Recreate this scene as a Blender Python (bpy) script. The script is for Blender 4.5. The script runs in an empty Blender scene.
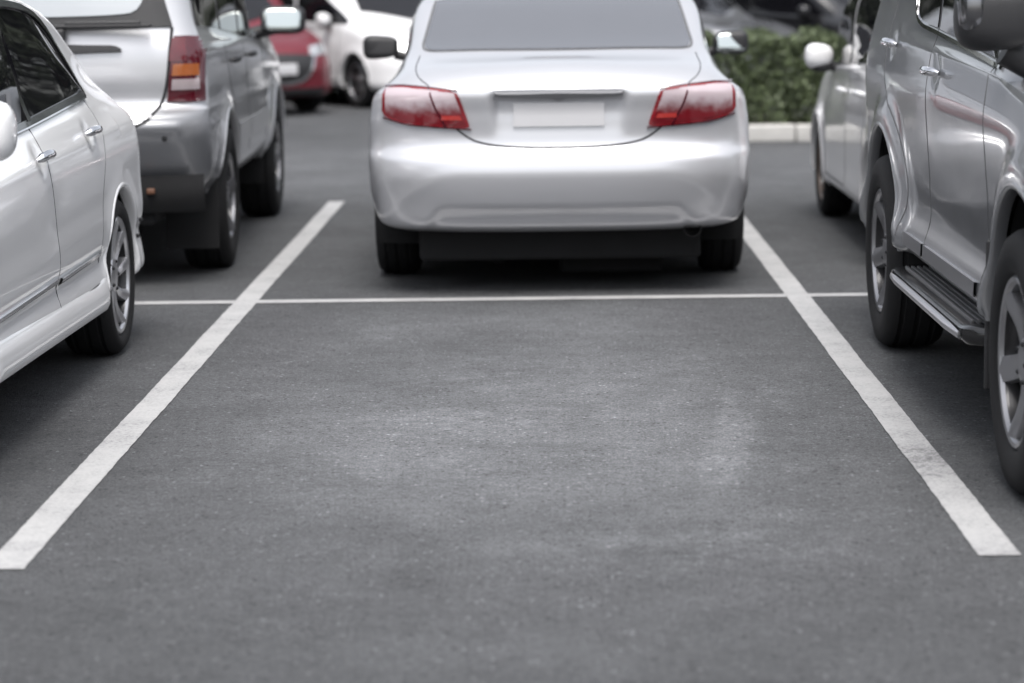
import bpy, bmesh, math, random
import numpy as np
from mathutils import Vector, Matrix
from mathutils.bvhtree import BVHTree

# ------------------------------------------------------------------ camera, sky, sun, exposure
sc = bpy.context.scene
C = sc.collection
PI = math.pi
random.seed(7)
rng = np.random.default_rng(7)

def set_camera():
    p, y, r = math.radians(8.68), math.radians(0.90), math.radians(-0.8)
    f = Vector((-math.sin(y)*math.cos(p), math.cos(y)*math.cos(p), -math.sin(p)))
    R = f.cross(Vector((0, 0, 1))).normalized()
    U = R.cross(f)
    R2 = R*math.cos(r) + U*math.sin(r)
    U2 = -R*math.sin(r) + U*math.cos(r)
    cam = bpy.data.cameras.new('camera')
    ob = bpy.data.objects.new('camera', cam)
    C.objects.link(ob)
    M = Matrix((R2, U2, -f)).transposed().to_4x4()
    M.translation = Vector((0, 0, 1.5))
    ob.matrix_world = M
    cam.lens = 85
    cam.sensor_width = 36
    cam.clip_start = 0.1
    cam.clip_end = 1500
    cam.dof.use_dof = True
    cam.dof.focus_distance = 8.4
    cam.dof.aperture_fstop = 2.2
    sc.camera = ob
set_camera()

SUN_EL, SUN_AZ = math.radians(66), math.radians(176)      # azimuth from +Y clockwise
world = bpy.data.worlds.new('World')
sc.world = world
world.use_nodes = True
nt = world.node_tree
nt.nodes.clear()
sky = nt.nodes.new('ShaderNodeTexSky')
sky.sky_type = 'NISHITA'
sky.sun_disc = False
sky.sun_elevation = SUN_EL
sky.sun_rotation = SUN_AZ
sky.air_density = 1.0
sky.dust_density = 4.0
sky.ozone_density = 1.0
hs = nt.nodes.new('ShaderNodeHueSaturation')
hs.inputs['Saturation'].default_value = 0.30
bg = nt.nodes.new('ShaderNodeBackground')
bg.inputs['Strength'].default_value = 0.13
wo = nt.nodes.new('ShaderNodeOutputWorld')
nt.links.new(sky.outputs[0], hs.inputs['Color'])
nt.links.new(hs.outputs[0], bg.inputs[0])
nt.links.new(bg.outputs[0], wo.inputs[0])

sun = bpy.data.lights.new('sun', 'SUN')
sun.energy = 1.25
sun.angle = math.radians(28)
sun.color = (1.0, 0.97, 0.93)
so = bpy.data.objects.new('sun', sun)
C.objects.link(so)
sdir = Vector((math.sin(SUN_AZ)*math.cos(SUN_EL), math.cos(SUN_AZ)*math.cos(SUN_EL), math.sin(SUN_EL)))
so.rotation_euler = sdir.to_track_quat('Z', 'Y').to_euler()

sc.view_settings.view_transform = 'Standard'
sc.view_settings.look = 'None'
sc.view_settings.exposure = 1.05
sc.view_settings.gamma = 1.0
sc.view_settings.use_curve_mapping = False
try:
    sc.cycles.use_denoising = True
    sc.cycles.max_bounces = 6
    sc.cycles.diffuse_bounces = 3
    sc.cycles.glossy_bounces = 4
    sc.cycles.caustics_reflective = False
    sc.cycles.caustics_refractive = False
except Exception:
    pass

# ------------------------------------------------------------------ materials
MATS = {}
def mat(name, col, rough=0.5, metal=0.0, coat=0.0, ior=1.5, noise=0.0, nscale=20.0, bump=0.0, bscale=60.0, rnoise=0.0, emit=None, coat_rough=0.03):
    if name in MATS:
        return MATS[name]
    m = bpy.data.materials.new(name)
    m.use_nodes = True
    t = m.node_tree
    b = t.nodes['Principled BSDF']
    b.inputs['Base Color'].default_value = (*col, 1)
    b.inputs['Roughness'].default_value = rough
    b.inputs['Metallic'].default_value = metal
    b.inputs['Coat Weight'].default_value = coat
    b.inputs['Coat Roughness'].default_value = coat_rough
    b.inputs['IOR'].default_value = ior
    tc = t.nodes.new('ShaderNodeTexCoord')
    if noise or rnoise:
        n = t.nodes.new('ShaderNodeTexNoise')
        n.inputs['Scale'].default_value = nscale
        n.inputs['Detail'].default_value = 6
        t.links.new(tc.outputs['Object'], n.inputs['Vector'])
        if noise:
            mx = t.nodes.new('ShaderNodeMix'); mx.data_type = 'RGBA'
            mx.inputs[6].default_value = (*[c*(1-noise) for c in col], 1)
            mx.inputs[7].default_value = (*[min(1, c*(1+noise)) for c in col], 1)
            t.links.new(n.outputs[0], mx.inputs[0])
            t.links.new(mx.outputs[2], b.inputs['Base Color'])
        if rnoise:
            mr = t.nodes.new('ShaderNodeMapRange')
            mr.inputs[1].default_value = 0.3; mr.inputs[2].default_value = 0.7
            mr.inputs[3].default_value = max(0, rough-rnoise); mr.inputs[4].default_value = rough+rnoise
            t.links.new(n.outputs[0], mr.inputs[0])
            t.links.new(mr.outputs[0], b.inputs['Roughness'])
    if bump:
        n2 = t.nodes.new('ShaderNodeTexNoise')
        n2.inputs['Scale'].default_value = bscale
        n2.inputs['Detail'].default_value = 4
        t.links.new(tc.outputs['Object'], n2.inputs['Vector'])
        bp = t.nodes.new('ShaderNodeBump')
        bp.inputs['Strength'].default_value = bump
        bp.inputs['Distance'].default_value = 0.01
        t.links.new(n2.outputs[0], bp.inputs['Height'])
        t.links.new(bp.outputs[0], b.inputs['Normal'])
    MATS[name] = m
    return m

M_white = mat('white_paint', (0.82, 0.82, 0.83), 0.35, 0, 1.0, noise=0.02, nscale=3)
M_pearl = mat('light_silver_paint', (0.57, 0.575, 0.60), 0.31, 0.5, 0.9, noise=0.015, nscale=3)
M_jeep = mat('silver_paint', (0.55, 0.555, 0.575), 0.36, 0.5, 0.9, noise=0.04, nscale=4, rnoise=0.04)
M_paj = mat('grey_silver_paint', (0.225, 0.23, 0.242), 0.34, 0.35, 0.8, noise=0.03, nscale=4, rnoise=0.03)
M_red = mat('red_paint', (0.13, 0.006, 0.016), 0.45, 0.1, 0.5, noise=0.04, nscale=4)
M_dark = mat('dark_paint', (0.012, 0.012, 0.014), 0.3, 0.1, 1.0, noise=0.1, nscale=4)
M_sil2 = mat('dull_silver_paint', (0.22, 0.225, 0.24), 0.35, 0.6, 1.0, noise=0.03, nscale=4)
M_gap = mat('panel_gap_black', (0.02, 0.02, 0.022), 0.9, noise=0.1)
M_gapg = mat('panel_gap_grey', (0.10, 0.10, 0.105), 0.9, noise=0.1)
M_glass = mat('tinted_glass', (0.008, 0.008, 0.010), 0.03, 0, 0, ior=1.5, noise=0.1)
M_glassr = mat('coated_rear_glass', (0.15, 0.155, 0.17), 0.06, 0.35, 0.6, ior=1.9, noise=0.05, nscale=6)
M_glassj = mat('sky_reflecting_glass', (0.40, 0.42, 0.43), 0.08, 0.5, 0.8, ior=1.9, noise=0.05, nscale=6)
M_black = mat('black_plastic', (0.019, 0.019, 0.021), 0.5, noise=0.12, nscale=40, bump=0.15, bscale=300)
M_blackg = mat('gloss_black_trim', (0.012, 0.012, 0.013), 0.18, 0, 0.5, noise=0.1)
M_under = mat('underbody_black', (0.012, 0.012, 0.013), 0.95, noise=0.25, nscale=8)
M_rubber = mat('tyre_rubber', (0.016, 0.016, 0.017), 0.75, noise=0.2, nscale=30, bump=0.2, bscale=200)
M_rubber.node_tree.nodes['Principled BSDF'].inputs['Specular IOR Level'].default_value = 0.22
M_alloy = mat('alloy_metal', (0.34, 0.34, 0.355), 0.38, 0.9, 0.3, noise=0.06, nscale=15, rnoise=0.06)
M_alloyw = mat('bright_alloy_metal', (0.55, 0.55, 0.57), 0.30, 0.8, 0.3, noise=0.05, nscale=15)
M_alloyd = mat('dark_alloy_metal', (0.035, 0.035, 0.037), 0.35, 0.8, 0.2, noise=0.1, nscale=15)
M_copper = mat('bronze_alloy', (0.22, 0.17, 0.14), 0.4, 0.8, noise=0.1)
M_brake = mat('brake_metal', (0.10, 0.10, 0.10), 0.55, 0.7, noise=0.3, nscale=20)
M_chrome = mat('chrome', (0.72, 0.72, 0.74), 0.10, 1.0, noise=0.03)
M_satin = mat('satin_trim', (0.5, 0.5, 0.52), 0.3, 0.8, noise=0.04)
M_plate = mat('plate_white', (0.50, 0.50, 0.515), 0.45, noise=0.015, nscale=10)
M_lred = mat('red_lens', (0.20, 0.010, 0.016), 0.12, 0, 1.0, noise=0.55, nscale=14)
M_lredd = mat('deep_red_lens', (0.07, 0.004, 0.010), 0.12, 0, 1.0, noise=0.2, nscale=18)
M_lclear = mat('clear_lens', (0.48, 0.36, 0.39), 0.12, 0.3, 1.0, noise=0.25, nscale=16)
def lens_material(name, lo, hi, z0, z1):
    m = bpy.data.materials.new(name); m.use_nodes = True
    t = m.node_tree; b = t.nodes['Principled BSDF']
    tc = t.nodes.new('ShaderNodeTexCoord'); sp = t.nodes.new('ShaderNodeSeparateXYZ'); t.links.new(tc.outputs['Object'], sp.inputs[0])
    n = t.nodes.new('ShaderNodeTexNoise'); n.inputs['Scale'].default_value = 22; n.inputs['Detail'].default_value = 3; t.links.new(tc.outputs['Object'], n.inputs['Vector'])
    ma = t.nodes.new('ShaderNodeMath'); ma.operation = 'MULTIPLY_ADD'; ma.inputs[1].default_value = .07; t.links.new(n.outputs[0], ma.inputs[0]); t.links.new(sp.outputs['Z'], ma.inputs[2])
    mr = t.nodes.new('ShaderNodeMapRange'); mr.interpolation_type = 'SMOOTHSTEP'; mr.inputs[1].default_value = z0+.035; mr.inputs[2].default_value = z1+.035; t.links.new(ma.outputs[0], mr.inputs[0])
    mx = t.nodes.new('ShaderNodeMix'); mx.data_type = 'RGBA'; mx.inputs[6].default_value = (*lo, 1); mx.inputs[7].default_value = (*hi, 1)
    t.links.new(mr.outputs[0], mx.inputs[0]); t.links.new(mx.outputs[2], b.inputs['Base Color'])
    b.inputs['Roughness'].default_value = .12; b.inputs['Coat Weight'].default_value = 1; b.inputs['Metallic'].default_value = .15
    return m
M_lgrad = lens_material('red_to_clear_lens', (.17, .010, .016), (.56, .47, .50), .845, .925)
M_lamber = mat('amber_lens', (0.30, 0.085, 0.02), 0.15, 0, 1.0, noise=0.2, nscale=25)
M_lwhite = mat('reversing_lens', (0.40, 0.34, 0.35), 0.15, 0.1, 1.0, noise=0.15, nscale=25)
M_head = mat('headlamp_lens', (0.55, 0.56, 0.58), 0.08, 0.5, 1.0, noise=0.35, nscale=14)
M_mirror = mat('mirror_glass', (0.50, 0.54, 0.53), 0.06, 1.0, noise=0.02)
M_step = mat('step_tread', (0.15, 0.15, 0.155), 0.5, 0.3, noise=0.15, nscale=30)

# ------------------------------------------------------------------ object helpers
def mesh_obj(name, verts, faces, m, parent=None, smooth=True, sharp=38, mats=None, midx=None, normals=None):
    me = bpy.data.meshes.new(name)
    me.from_pydata([tuple(v) for v in verts], [], [tuple(int(i) for i in f) for f in faces])
    for mm in (mats or [m]):
        me.materials.append(mm)
    if midx is not None:
        me.polygons.foreach_set('material_index', np.array(midx, dtype=np.int32))
    me.polygons.foreach_set('use_smooth', [smooth]*len(me.polygons))
    me.update()
    if normals is not None:
        me.normals_split_custom_set_from_vertices([tuple(n) for n in normals])
    elif smooth and sharp:
        me.set_sharp_from_angle(angle=math.radians(sharp))
    o = bpy.data.objects.new(name, me)
    C.objects.link(o)
    if parent is not None:
        o.parent = parent
    return o

class MB:
    """collects geometry for one mesh"""
    def __init__(s):
        s.v = []; s.f = []; s.m = []
    def add(s, v, f, mi=0):
        n = len(s.v)
        s.v += [tuple(p) for p in v]
        s.f += [tuple(i+n for i in q) for q in f]
        s.m += [mi]*len(f)
    def grid(s, P, mi=0, closed=False):
        a, b = P.shape[:2]
        f = []
        for i in range(a-1):
            for j in range(b-1 + (1 if closed else 0)):
                k = (j+1) % b
                f.append((i*b+j, i*b+k, (i+1)*b+k, (i+1)*b+j))
        s.add(P.reshape(-1, 3), f, mi)
    def box(s, c, d, mi=0, bev=0.0):
        bm = bmesh.new()
        bmesh.ops.create_cube(bm, size=1)
        for v in bm.verts:
            v.co = Vector((v.co.x*d[0], v.co.y*d[1], v.co.z*d[2]))
        if bev:
            bmesh.ops.bevel(bm, geom=bm.edges[:], offset=bev, segments=3, profile=0.6, affect='EDGES')
        bm.verts.ensure_lookup_table()
        s.add([v.co+Vector(c) for v in bm.verts], [[v.index for v in f.verts] for f in bm.faces], mi)
        bm.free()
    def superell(s, c, r, n=2.6, mi=0, rot=None, nu=28, nv=18, taper=0.0):
        P = np.zeros((nv+1, nu, 3))
        sp = lambda t, e: math.copysign(abs(t)**e, t)
        for i in range(nv+1):
            a = -PI/2 + PI*i/nv
            for j in range(nu):
                b = 2*PI*j/nu
                x = sp(math.cos(a), 2/n)*sp(math.cos(b), 2/n)
                y = sp(math.cos(a), 2/n)*sp(math.sin(b), 2/n)
                z = sp(math.sin(a), 2/n)
                k = 1 - taper*x
                p = Vector((x*r[0], y*r[1]*k, z*r[2]*k))
                if rot: p = rot @ p
                P[i, j] = p + Vector(c)
        s.grid(P, mi, closed=True)
    def tube(s, pts, r, mi=0, n=10, cap=True):
        pts = [Vector(p) for p in pts]
        rr = r if isinstance(r, (list, tuple)) else [r]*len(pts)
        P = np.zeros((len(pts), n, 3))
        for i, p in enumerate(pts):
            t = (pts[min(i+1, len(pts)-1)]-pts[max(i-1, 0)]).normalized()
            u = t.orthogonal().normalized() if i == 0 else (u - t*u.dot(t)).normalized()
            w = t.cross(u)
            for j in range(n):
                a = 2*PI*j/n
                P[i, j] = p + u*math.cos(a)*rr[i] + w*math.sin(a)*rr[i]
        s.grid(P, mi, closed=True)
        if cap:
            s.add(P[0], [tuple(range(n))], mi); s.add(P[-1], [tuple(range(n))], mi)
    def lathe_x(s, prof, c=(0, 0, 0), n=64, mi=0):
        """prof: (x, r) revolved about the x axis"""
        P = np.zeros((len(prof), n, 3))
        for i, (x, r) in enumerate(prof):
            for j in range(n):
                a = 2*PI*j/n
                P[i, j] = (c[0]+x, c[1]+r*math.cos(a), c[2]+r*math.sin(a))
        s.grid(P, mi, closed=True)
    def build(s, name, mats, parent=None, smooth=True, sharp=38, fixn=True):
        if not isinstance(mats, list): mats = [mats]
        o = mesh_obj(name, s.v, s.f, None, parent, smooth, None, mats, s.m)
        if fixn:
            bm = bmesh.new(); bm.from_mesh(o.data)
            bmesh.ops.recalc_face_normals(bm, faces=bm.faces[:])
            bm.to_mesh(o.data); bm.free()
        if smooth and sharp:
            o.data.set_sharp_from_angle(angle=math.radians(sharp))
        return o

def tag(o, label=None, cat=None, group=None, kind=None):
    if label: o['label'] = label
    if cat: o['category'] = cat
    if group: o['group'] = group
    if kind: o['kind'] = kind
    return o

def empty(name, loc=(0, 0, 0), rz=0):
    o = bpy.data.objects.new(name, None)
    o.empty_display_size = 0.2
    C.objects.link(o)
    o.location = loc; o.rotation_euler = (0, 0, rz)
    return o

def children_of(o):
    return [c for c in C.objects if c.parent == o]

def copy_tree(o, parent=None):
    kids = children_of(o)
    c = o.copy(); C.objects.link(c)
    if parent is not None:
        c.parent = parent
    for k in kids:
        copy_tree(k, c)
    return c

# ------------------------------------------------------------------ car body
def key(k, y):
    """piecewise cubic (monotone) interpolation of (y, value) keys"""
    y = np.asarray(y, float)
    if isinstance(k, (int, float)):
        return np.full_like(y, float(k))
    ks = np.array([a for a, _ in k], float); vs = np.array([b for _, b in k], float)
    if len(ks) == 2:
        return np.interp(y, ks, vs)
    d = np.diff(vs)/np.diff(ks)
    m = np.zeros(len(ks))
    m[0], m[-1] = d[0], d[-1]
    for i in range(1, len(ks)-1):
        m[i] = 0 if d[i-1]*d[i] <= 0 else 2*d[i-1]*d[i]/(d[i-1]+d[i])
    yc = np.clip(y, ks[0], ks[-1])
    i = np.clip(np.searchsorted(ks, yc, side='right')-1, 0, len(ks)-2)
    h = ks[i+1]-ks[i]; t = (yc-ks[i])/h
    return (2*t**3-3*t**2+1)*vs[i]+(t**3-2*t**2+t)*h*m[i]+(-2*t**3+3*t**2)*vs[i+1]+(t**3-t**2)*h*m[i+1]

def outline(L, nr, ns, nf):
    def sup(n, cnt):
        a = np.linspace(0, PI/2, 400)
        x = np.sin(a)**(2/n); y = 1-np.cos(a)**(2/n)
        s = np.concatenate([[0], np.cumsum(np.hypot(np.diff(x), np.diff(y)*0.6))]); s /= s[-1]
        q = np.linspace(0, 1, cnt)
        return np.interp(q, s, x), np.interp(q, s, y)
    xr, yr = sup(L.get('nr', 3), nr)
    xf, yf = sup(L.get('nf', 2.6), nf)
    y0, y1, Lr, Lf = L['y0'], L['y1'], L.get('Lr', .4), L.get('Lf', .6)
    ys = np.concatenate([y0+Lr*yr, np.linspace(y0+Lr, y1-Lf, ns+2)[1:-1], (y1-Lf*yf)[::-1]])
    fx = np.concatenate([xr, np.ones(ns), xf[::-1]])
    return np.stack([key(L['w'], ys)*fx, ys, key(L['z'], ys)], 1)

def in_poly(py, pz, poly):
    c = np.zeros(len(py), bool)
    n = len(poly)
    for i in range(n):
        y1, z1 = poly[i]; y2, z2 = poly[(i+1) % n]
        if z1 == z2: continue
        t = ((z1 > pz) != (z2 > pz)) & (py < (y2-y1)*(pz-z1)/(z2-z1)+y1)
        c ^= t
    return c

class Car:
    def __init__(s, name, label, cat, loc, rz, levels, axles, arch, paint, ns=200, nr=40, nf=30, flare=0.0, flare_w=0.09, disp=None, regions=(), group=None, arch_cz=None, lip=0.03, axle_z=0.33):
        s.root = tag(empty(name, loc, rz), label, cat, group)
        s.paint = paint
        P = [outline(L, nr, ns, nf) for L in levels]
        P = np.array(P)
        T = np.zeros_like(P)
        for j in range(len(P)):
            if 0 < j < len(P)-1:
                d0 = np.linalg.norm(P[j]-P[j-1], axis=1, keepdims=True)+1e-6
                d1 = np.linalg.norm(P[j+1]-P[j], axis=1, keepdims=True)+1e-6
                T[j] = ((P[j]-P[j-1])/d0*d1+(P[j+1]-P[j])/d1*d0)/(d0+d1)
            elif j == 0:
                T[j] = (P[1]-P[0])/(np.linalg.norm(P[1]-P[0], axis=1, keepdims=True)+1e-6)
            else:
                T[j] = (P[j]-P[j-1])/(np.linalg.norm(P[j]-P[j-1], axis=1, keepdims=True)+1e-6)
        rows = [P[0]]
        for j in range(len(P)-1):
            k = levels[j].get('sub', 5)
            d = np.linalg.norm(P[j+1]-P[j], axis=1, keepdims=True)
            for q in range(1, k+1):
                t = q/k
                rows.append((2*t**3-3*t**2+1)*P[j]+(t**3-2*t**2+t)*d*T[j]+(-2*t**3+3*t**2)*P[j+1]+(t**3-t**2)*d*T[j+1])
        G = np.array(rows)
        nrow, ncol = G.shape[:2]
        X, Y, Z = G[..., 0], G[..., 1], G[..., 2]
        cz = arch_cz if arch_cz is not None else axle_z
        side = np.clip((X-0.45)/0.2, 0, 1)
        for ay in axles:
            r = np.hypot(Y-ay, Z-cz)
            b = np.exp(-((r-arch)/flare_w)**2)*(r > arch*0.5)
            G[..., 0] += flare*b*side*np.clip((1.1-Z)/0.2, 0, 1)*np.clip((Z-0.15)/0.15, 0, 1)
        if disp is not None:
            G = disp(G)
        # half -> full
        v = G.reshape(-1, 3)
        idx = np.arange(nrow*ncol).reshape(nrow, ncol)
        q = np.stack([idx[:-1, :-1], idx[:-1, 1:], idx[1:, 1:], idx[1:, :-1]], -1).reshape(-1, 4)
        # mirror; weld the centre columns (first and last) and top row
        v2 = v.copy(); v2[:, 0] *= -1
        n = len(v)
        mir = np.arange(n)+n
        for c in (0, ncol-1):
            v[idx[:, c], 0] = 0
            mir[idx[:, c]] = idx[:, c]
        q2 = mir[q][:, ::-1]
        V = np.vstack([v, v2]); Q = np.vstack([q, q2])
        used = np.unique(Q); re = -np.ones(len(V), int); re[used] = np.arange(len(used))
        V = V[used]; Q = re[Q]
        # wheel arches: cut and snap
        fc = V[Q].mean(1)
        kill = np.zeros(len(Q), bool)
        s.archs = []
        for ay in axles:
            rr = np.hypot(fc[:, 1]-ay, fc[:, 2]-cz)
            kill |= (rr < arch) & (np.abs(fc[:, 0]) > 0.45)
        keep = Q[~kill]
        kv = np.zeros(len(V), bool); kv[np.unique(Q[kill])] = True
        kk = np.zeros(len(V), bool); kk[np.unique(keep)] = True
        bd = kv & kk
        for ay in axles:
            dy = V[:, 1]-ay; dz = V[:, 2]-cz
            r = np.hypot(dy, dz)+1e-9
            sel = bd & (r < arch+0.2)
            V[sel, 1] = ay+dy[sel]/r[sel]*arch
            V[sel, 2] = cz+dz[sel]/r[sel]*arch
        # even out the snapped rim: x as a smooth function of the angle
        for ay in axles:
            for sg in (-1, 1):
                sel = np.nonzero(bd & (np.hypot(V[:, 1]-ay, V[:, 2]-cz) < arch+.01) & (V[:, 0]*sg > .45))[0]
                if len(sel) < 8: continue
                an = np.mod(np.arctan2(V[sel, 2]-cz, V[sel, 1]-ay)+PI/2, 2*PI)-PI/2
                Wt = np.exp(-((an[:, None]-an[None])/.09)**2)
                c1_ = (Wt*an[None]).sum(1)/Wt.sum(1)
                xs_ = V[sel, 0]
                m1 = (Wt*xs_[None]).sum(1)/Wt.sum(1)
                cov = (Wt*(an[None]-c1_[:, None])*(xs_[None]-m1[:, None])).sum(1)/((Wt*(an[None]-c1_[:, None])**2).sum(1)+1e-9)
                V[sel, 0] = m1+cov*(an-c1_)
                s.archs.append((ay, sg, an, V[sel, 0].copy()))
        s.bd = bd
        # bvh + normals
        s.bvh = BVHTree.FromPolygons([tuple(p) for p in V], [tuple(int(i) for i in f) for f in keep])
        fn = np.cross(V[keep[:, 2]]-V[keep[:, 0]], V[keep[:, 3]]-V[keep[:, 1]])
        N = np.zeros_like(V)
        for k in range(4):
            np.add.at(N, keep[:, k], fn)
        N /= np.linalg.norm(N, axis=1, keepdims=True)+1e-12
        # orientation: outward
        kf = V[keep].mean(1)
        ctr = np.array([0, V[:, 1].mean(), 0.5])
        if ((kf-ctr)*fn).sum() < 0:
            keep = keep[:, ::-1]; N = -N
        s.V, s.N = V, N
        kc = V[keep].mean(1)
        fnn = np.cross(V[keep[:, 2]]-V[keep[:, 0]], V[keep[:, 3]]-V[keep[:, 1]])
        fnn /= np.linalg.norm(fnn, axis=1, keepdims=True)+1e-12
        lab = np.zeros(len(keep), int)
        for ri, (rn, plane, poly, sgn, rl) in enumerate(regions, 1):
            if plane == 'side':
                m = in_poly(kc[:, 1], kc[:, 2], poly) & (kc[:, 0]*sgn > 0.3)
            elif plane == 'rear':
                m = in_poly(kc[:, 0], kc[:, 2], poly) & (kc[:, 1] < 1.6)
            elif plane == 'rearcut':
                m = in_poly(kc[:, 0], kc[:, 2], poly) & (kc[:, 1] < .60)
            elif plane == 'plan':
                m = in_poly(kc[:, 0], kc[:, 1], poly) & (kc[:, 2] > 0.6)
            lab[m & (lab == 0)] = ri
        s.part = {}
        s.parts_by_index = []
        for ri in range(len(regions)+1):
            f = keep[lab == ri]
            if len(f) == 0: continue
            u = np.unique(f); re = -np.ones(len(V), int); re[u] = np.arange(len(u))
            nm = 'body' if ri == 0 else regions[ri-1][0]
            verts = V[u]; faces = re[f]; nor = N[u]
            if ri == 0:
                # arch lips
                fl = [tuple(x) for x in faces]
                vv = list(map(tuple, verts)); nn = list(map(tuple, nor))
                be = {}
                bset = set(np.nonzero(bd[u])[0].tolist())
                for x in fl:
                    for a in range(4):
                        e = (x[a], x[(a+1) % 4])
                        if e[0] in bset and e[1] in bset:
                            k = tuple(sorted(e)); be[k] = be.get(k, 0)+1
                cache = {}
                def inn(i):
                    if i not in cache:
                        p = vv[i]; cache[i] = len(vv)
                        vv.append((p[0]-math.copysign(lip, p[0]), p[1], p[2]))
                        nn.append(nn[i])
                    return cache[i]
                verts, faces, nor = vv, fl, nn
            o = mesh_obj(nm, verts, faces, paint, s.root, True, None, normals=nor)
            if ri and regions[ri-1][4]: o['label'] = regions[ri-1][4]
            s.part.setdefault(nm, []).append(o)
            s.parts_by_index.append((nm, regions[ri-1][3] if ri else 0, o))
        for ay, sg, an, xv in s.archs:
            q = np.argsort(an); an, xv = an[q], xv[q]
            A = np.linspace(an[0], an[-1], 70)
            X = np.array([np.average(xv, weights=np.exp(-((an-a)/.05)**2)+1e-9) for a in A])
            Pm = np.zeros((6, 70, 3))
            for i, (dx, dr) in enumerate(((-.004, .016), (.0015, .013), (.004, .005), (.002, -.003), (-.006, -.006), (-lip-.01, -.006))):
                Pm[i, :, 0] = X+sg*dx
                Pm[i, :, 1] = ay+(arch+dr)*np.cos(A)
                Pm[i, :, 2] = cz+(arch+dr)*np.sin(A)
            m_ = MB(); m_.grid(Pm); m_.build('wheel_arch_lip', paint, s.root, sharp=60)
        s.halfw = float(V[:, 0].max())
    def find(s, name, sgn=None):
        for nm, sg, o in s.parts_by_index:
            if nm == name and (sgn is None or sg == sgn):
                return o
        return s.root
    def hit(s, plane, a, b, off=0.003, sgn=1):
        if plane == 'side':
            o = Vector((sgn*4, a, b)); d = Vector((-sgn, 0, 0))
        elif plane == 'rear':
            o = Vector((a, -4, b)); d = Vector((0, 1, 0))
        elif plane == 'front':
            o = Vector((a, 12, b)); d = Vector((0, -1, 0))
        elif plane == 'top':
            o = Vector((a, b, 4)); d = Vector((0, 0, -1))
        p, nrm, i, dist = s.bvh.ray_cast(o, d)
        if p is None:
            p, nrm, i, dist = s.bvh.find_nearest(Vector((sgn*0.8, a, b)) if plane == 'side' else (Vector((a, 0.1, b)) if plane == 'rear' else (Vector((a, 4.4, b)) if plane == 'front' else Vector((a, b, 1.2)))))
        if nrm.dot(d) > 0: nrm = -nrm
        return p, nrm, off
    def pt(s, plane, a, b, off=0.003, sgn=1):
        p, n, off = s.hit(plane, a, b, off, sgn)
        return p+n*off
    def patch(s, mb, plane, top, bot, off=0.004, n=24, m=10, sgn=1, mi=0, skirt=True, ruled=None):
        def res(pl, n):
            pl = np.array(pl, float)
            d = np.concatenate([[0], np.cumsum(np.hypot(*np.diff(pl, axis=0).T))]); d /= d[-1]
            q = np.linspace(0, 1, n)
            return np.stack([np.interp(q, d, pl[:, 0]), np.interp(q, d, pl[:, 1])], 1)
        t, b = res(top, n), res(bot, n)
        P = np.zeros((m+1, n, 3)); B = np.zeros((m+1, n, 3))
        for i in range(m+1):
            k = i/m
            for j in range(n):
                a = t[j]*(1-k)+b[j]*k
                p, nr, _ = s.hit(plane, a[0], a[1], 0, sgn)
                P[i, j] = p+nr*off
                B[i, j] = p-nr*0.004
        if ruled is not None:
            for e in (0, m):      # fair the two edges, then span them with an even bulge
                for _ in range(6):
                    P[e, 1:-1] = .25*P[e, :-2]+.5*P[e, 1:-1]+.25*P[e, 2:]
            for i in range(1, m):
                k = i/m
                P[i] = P[0]*(1-k)+P[m]*k
                P[i, :, 0] += sgn*ruled*math.sin(PI*k)
        mb.grid(P, mi)
        if skirt:
            loop = [(0, j) for j in range(n)]+[(i, n-1) for i in range(1, m+1)]+[(m, j) for j in range(n-2, -1, -1)]+[(i, 0) for i in range(m-1, -1, -1)]
            S = np.zeros((2, len(loop), 3))
            for q, (i, j) in enumerate(loop):
                S[0, q] = P[i, j]; S[1, q] = B[i, j]
            mb.grid(S, mi)
    def strip(s, mb, plane, pl, w=0.006, off=0.0015, sgn=1, mi=0, step=0.03):
        pl = np.array(pl, float)
        d = np.concatenate([[0], np.cumsum(np.hypot(*np.diff(pl, axis=0).T))])
        n = max(2, int(d[-1]/step)+1)
        q = np.linspace(0, d[-1], n)
        c = np.stack([np.interp(q, d, pl[:, 0]), np.interp(q, d, pl[:, 1])], 1)
        t = np.gradient(c, axis=0); t /= np.linalg.norm(t, axis=1, keepdims=True)+1e-9
        nn = np.stack([-t[:, 1], t[:, 0]], 1)
        ww = w if not callable(w) else np.array([w(x) for x in q/d[-1]])[:, None]
        P = np.zeros((4, n, 3))
        for k, (sg, of) in enumerate(((-.5, -0.002), (-.5, off), (.5, off), (.5, -0.002))):
            cc = c+nn*ww*sg
            for j in range(n):
                P[k, j] = s.pt(plane, cc[j, 0], cc[j, 1], of, sgn)
        mb.grid(P, mi)

def smooth_pl(pts, it=2, closed=False):
    """Chaikin smoothing of a polyline"""
    p = [np.array(a, float) for a in pts]
    for _ in range(it):
        q = [p[0]] if not closed else []
        rg = range(len(p)-1) if not closed else range(len(p))
        for i in rg:
            a, b = p[i], p[(i+1) % len(p)]
            q += [a*.75+b*.25, a*.25+b*.75]
        if not closed: q.append(p[-1])
        p = q
    return p

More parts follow.
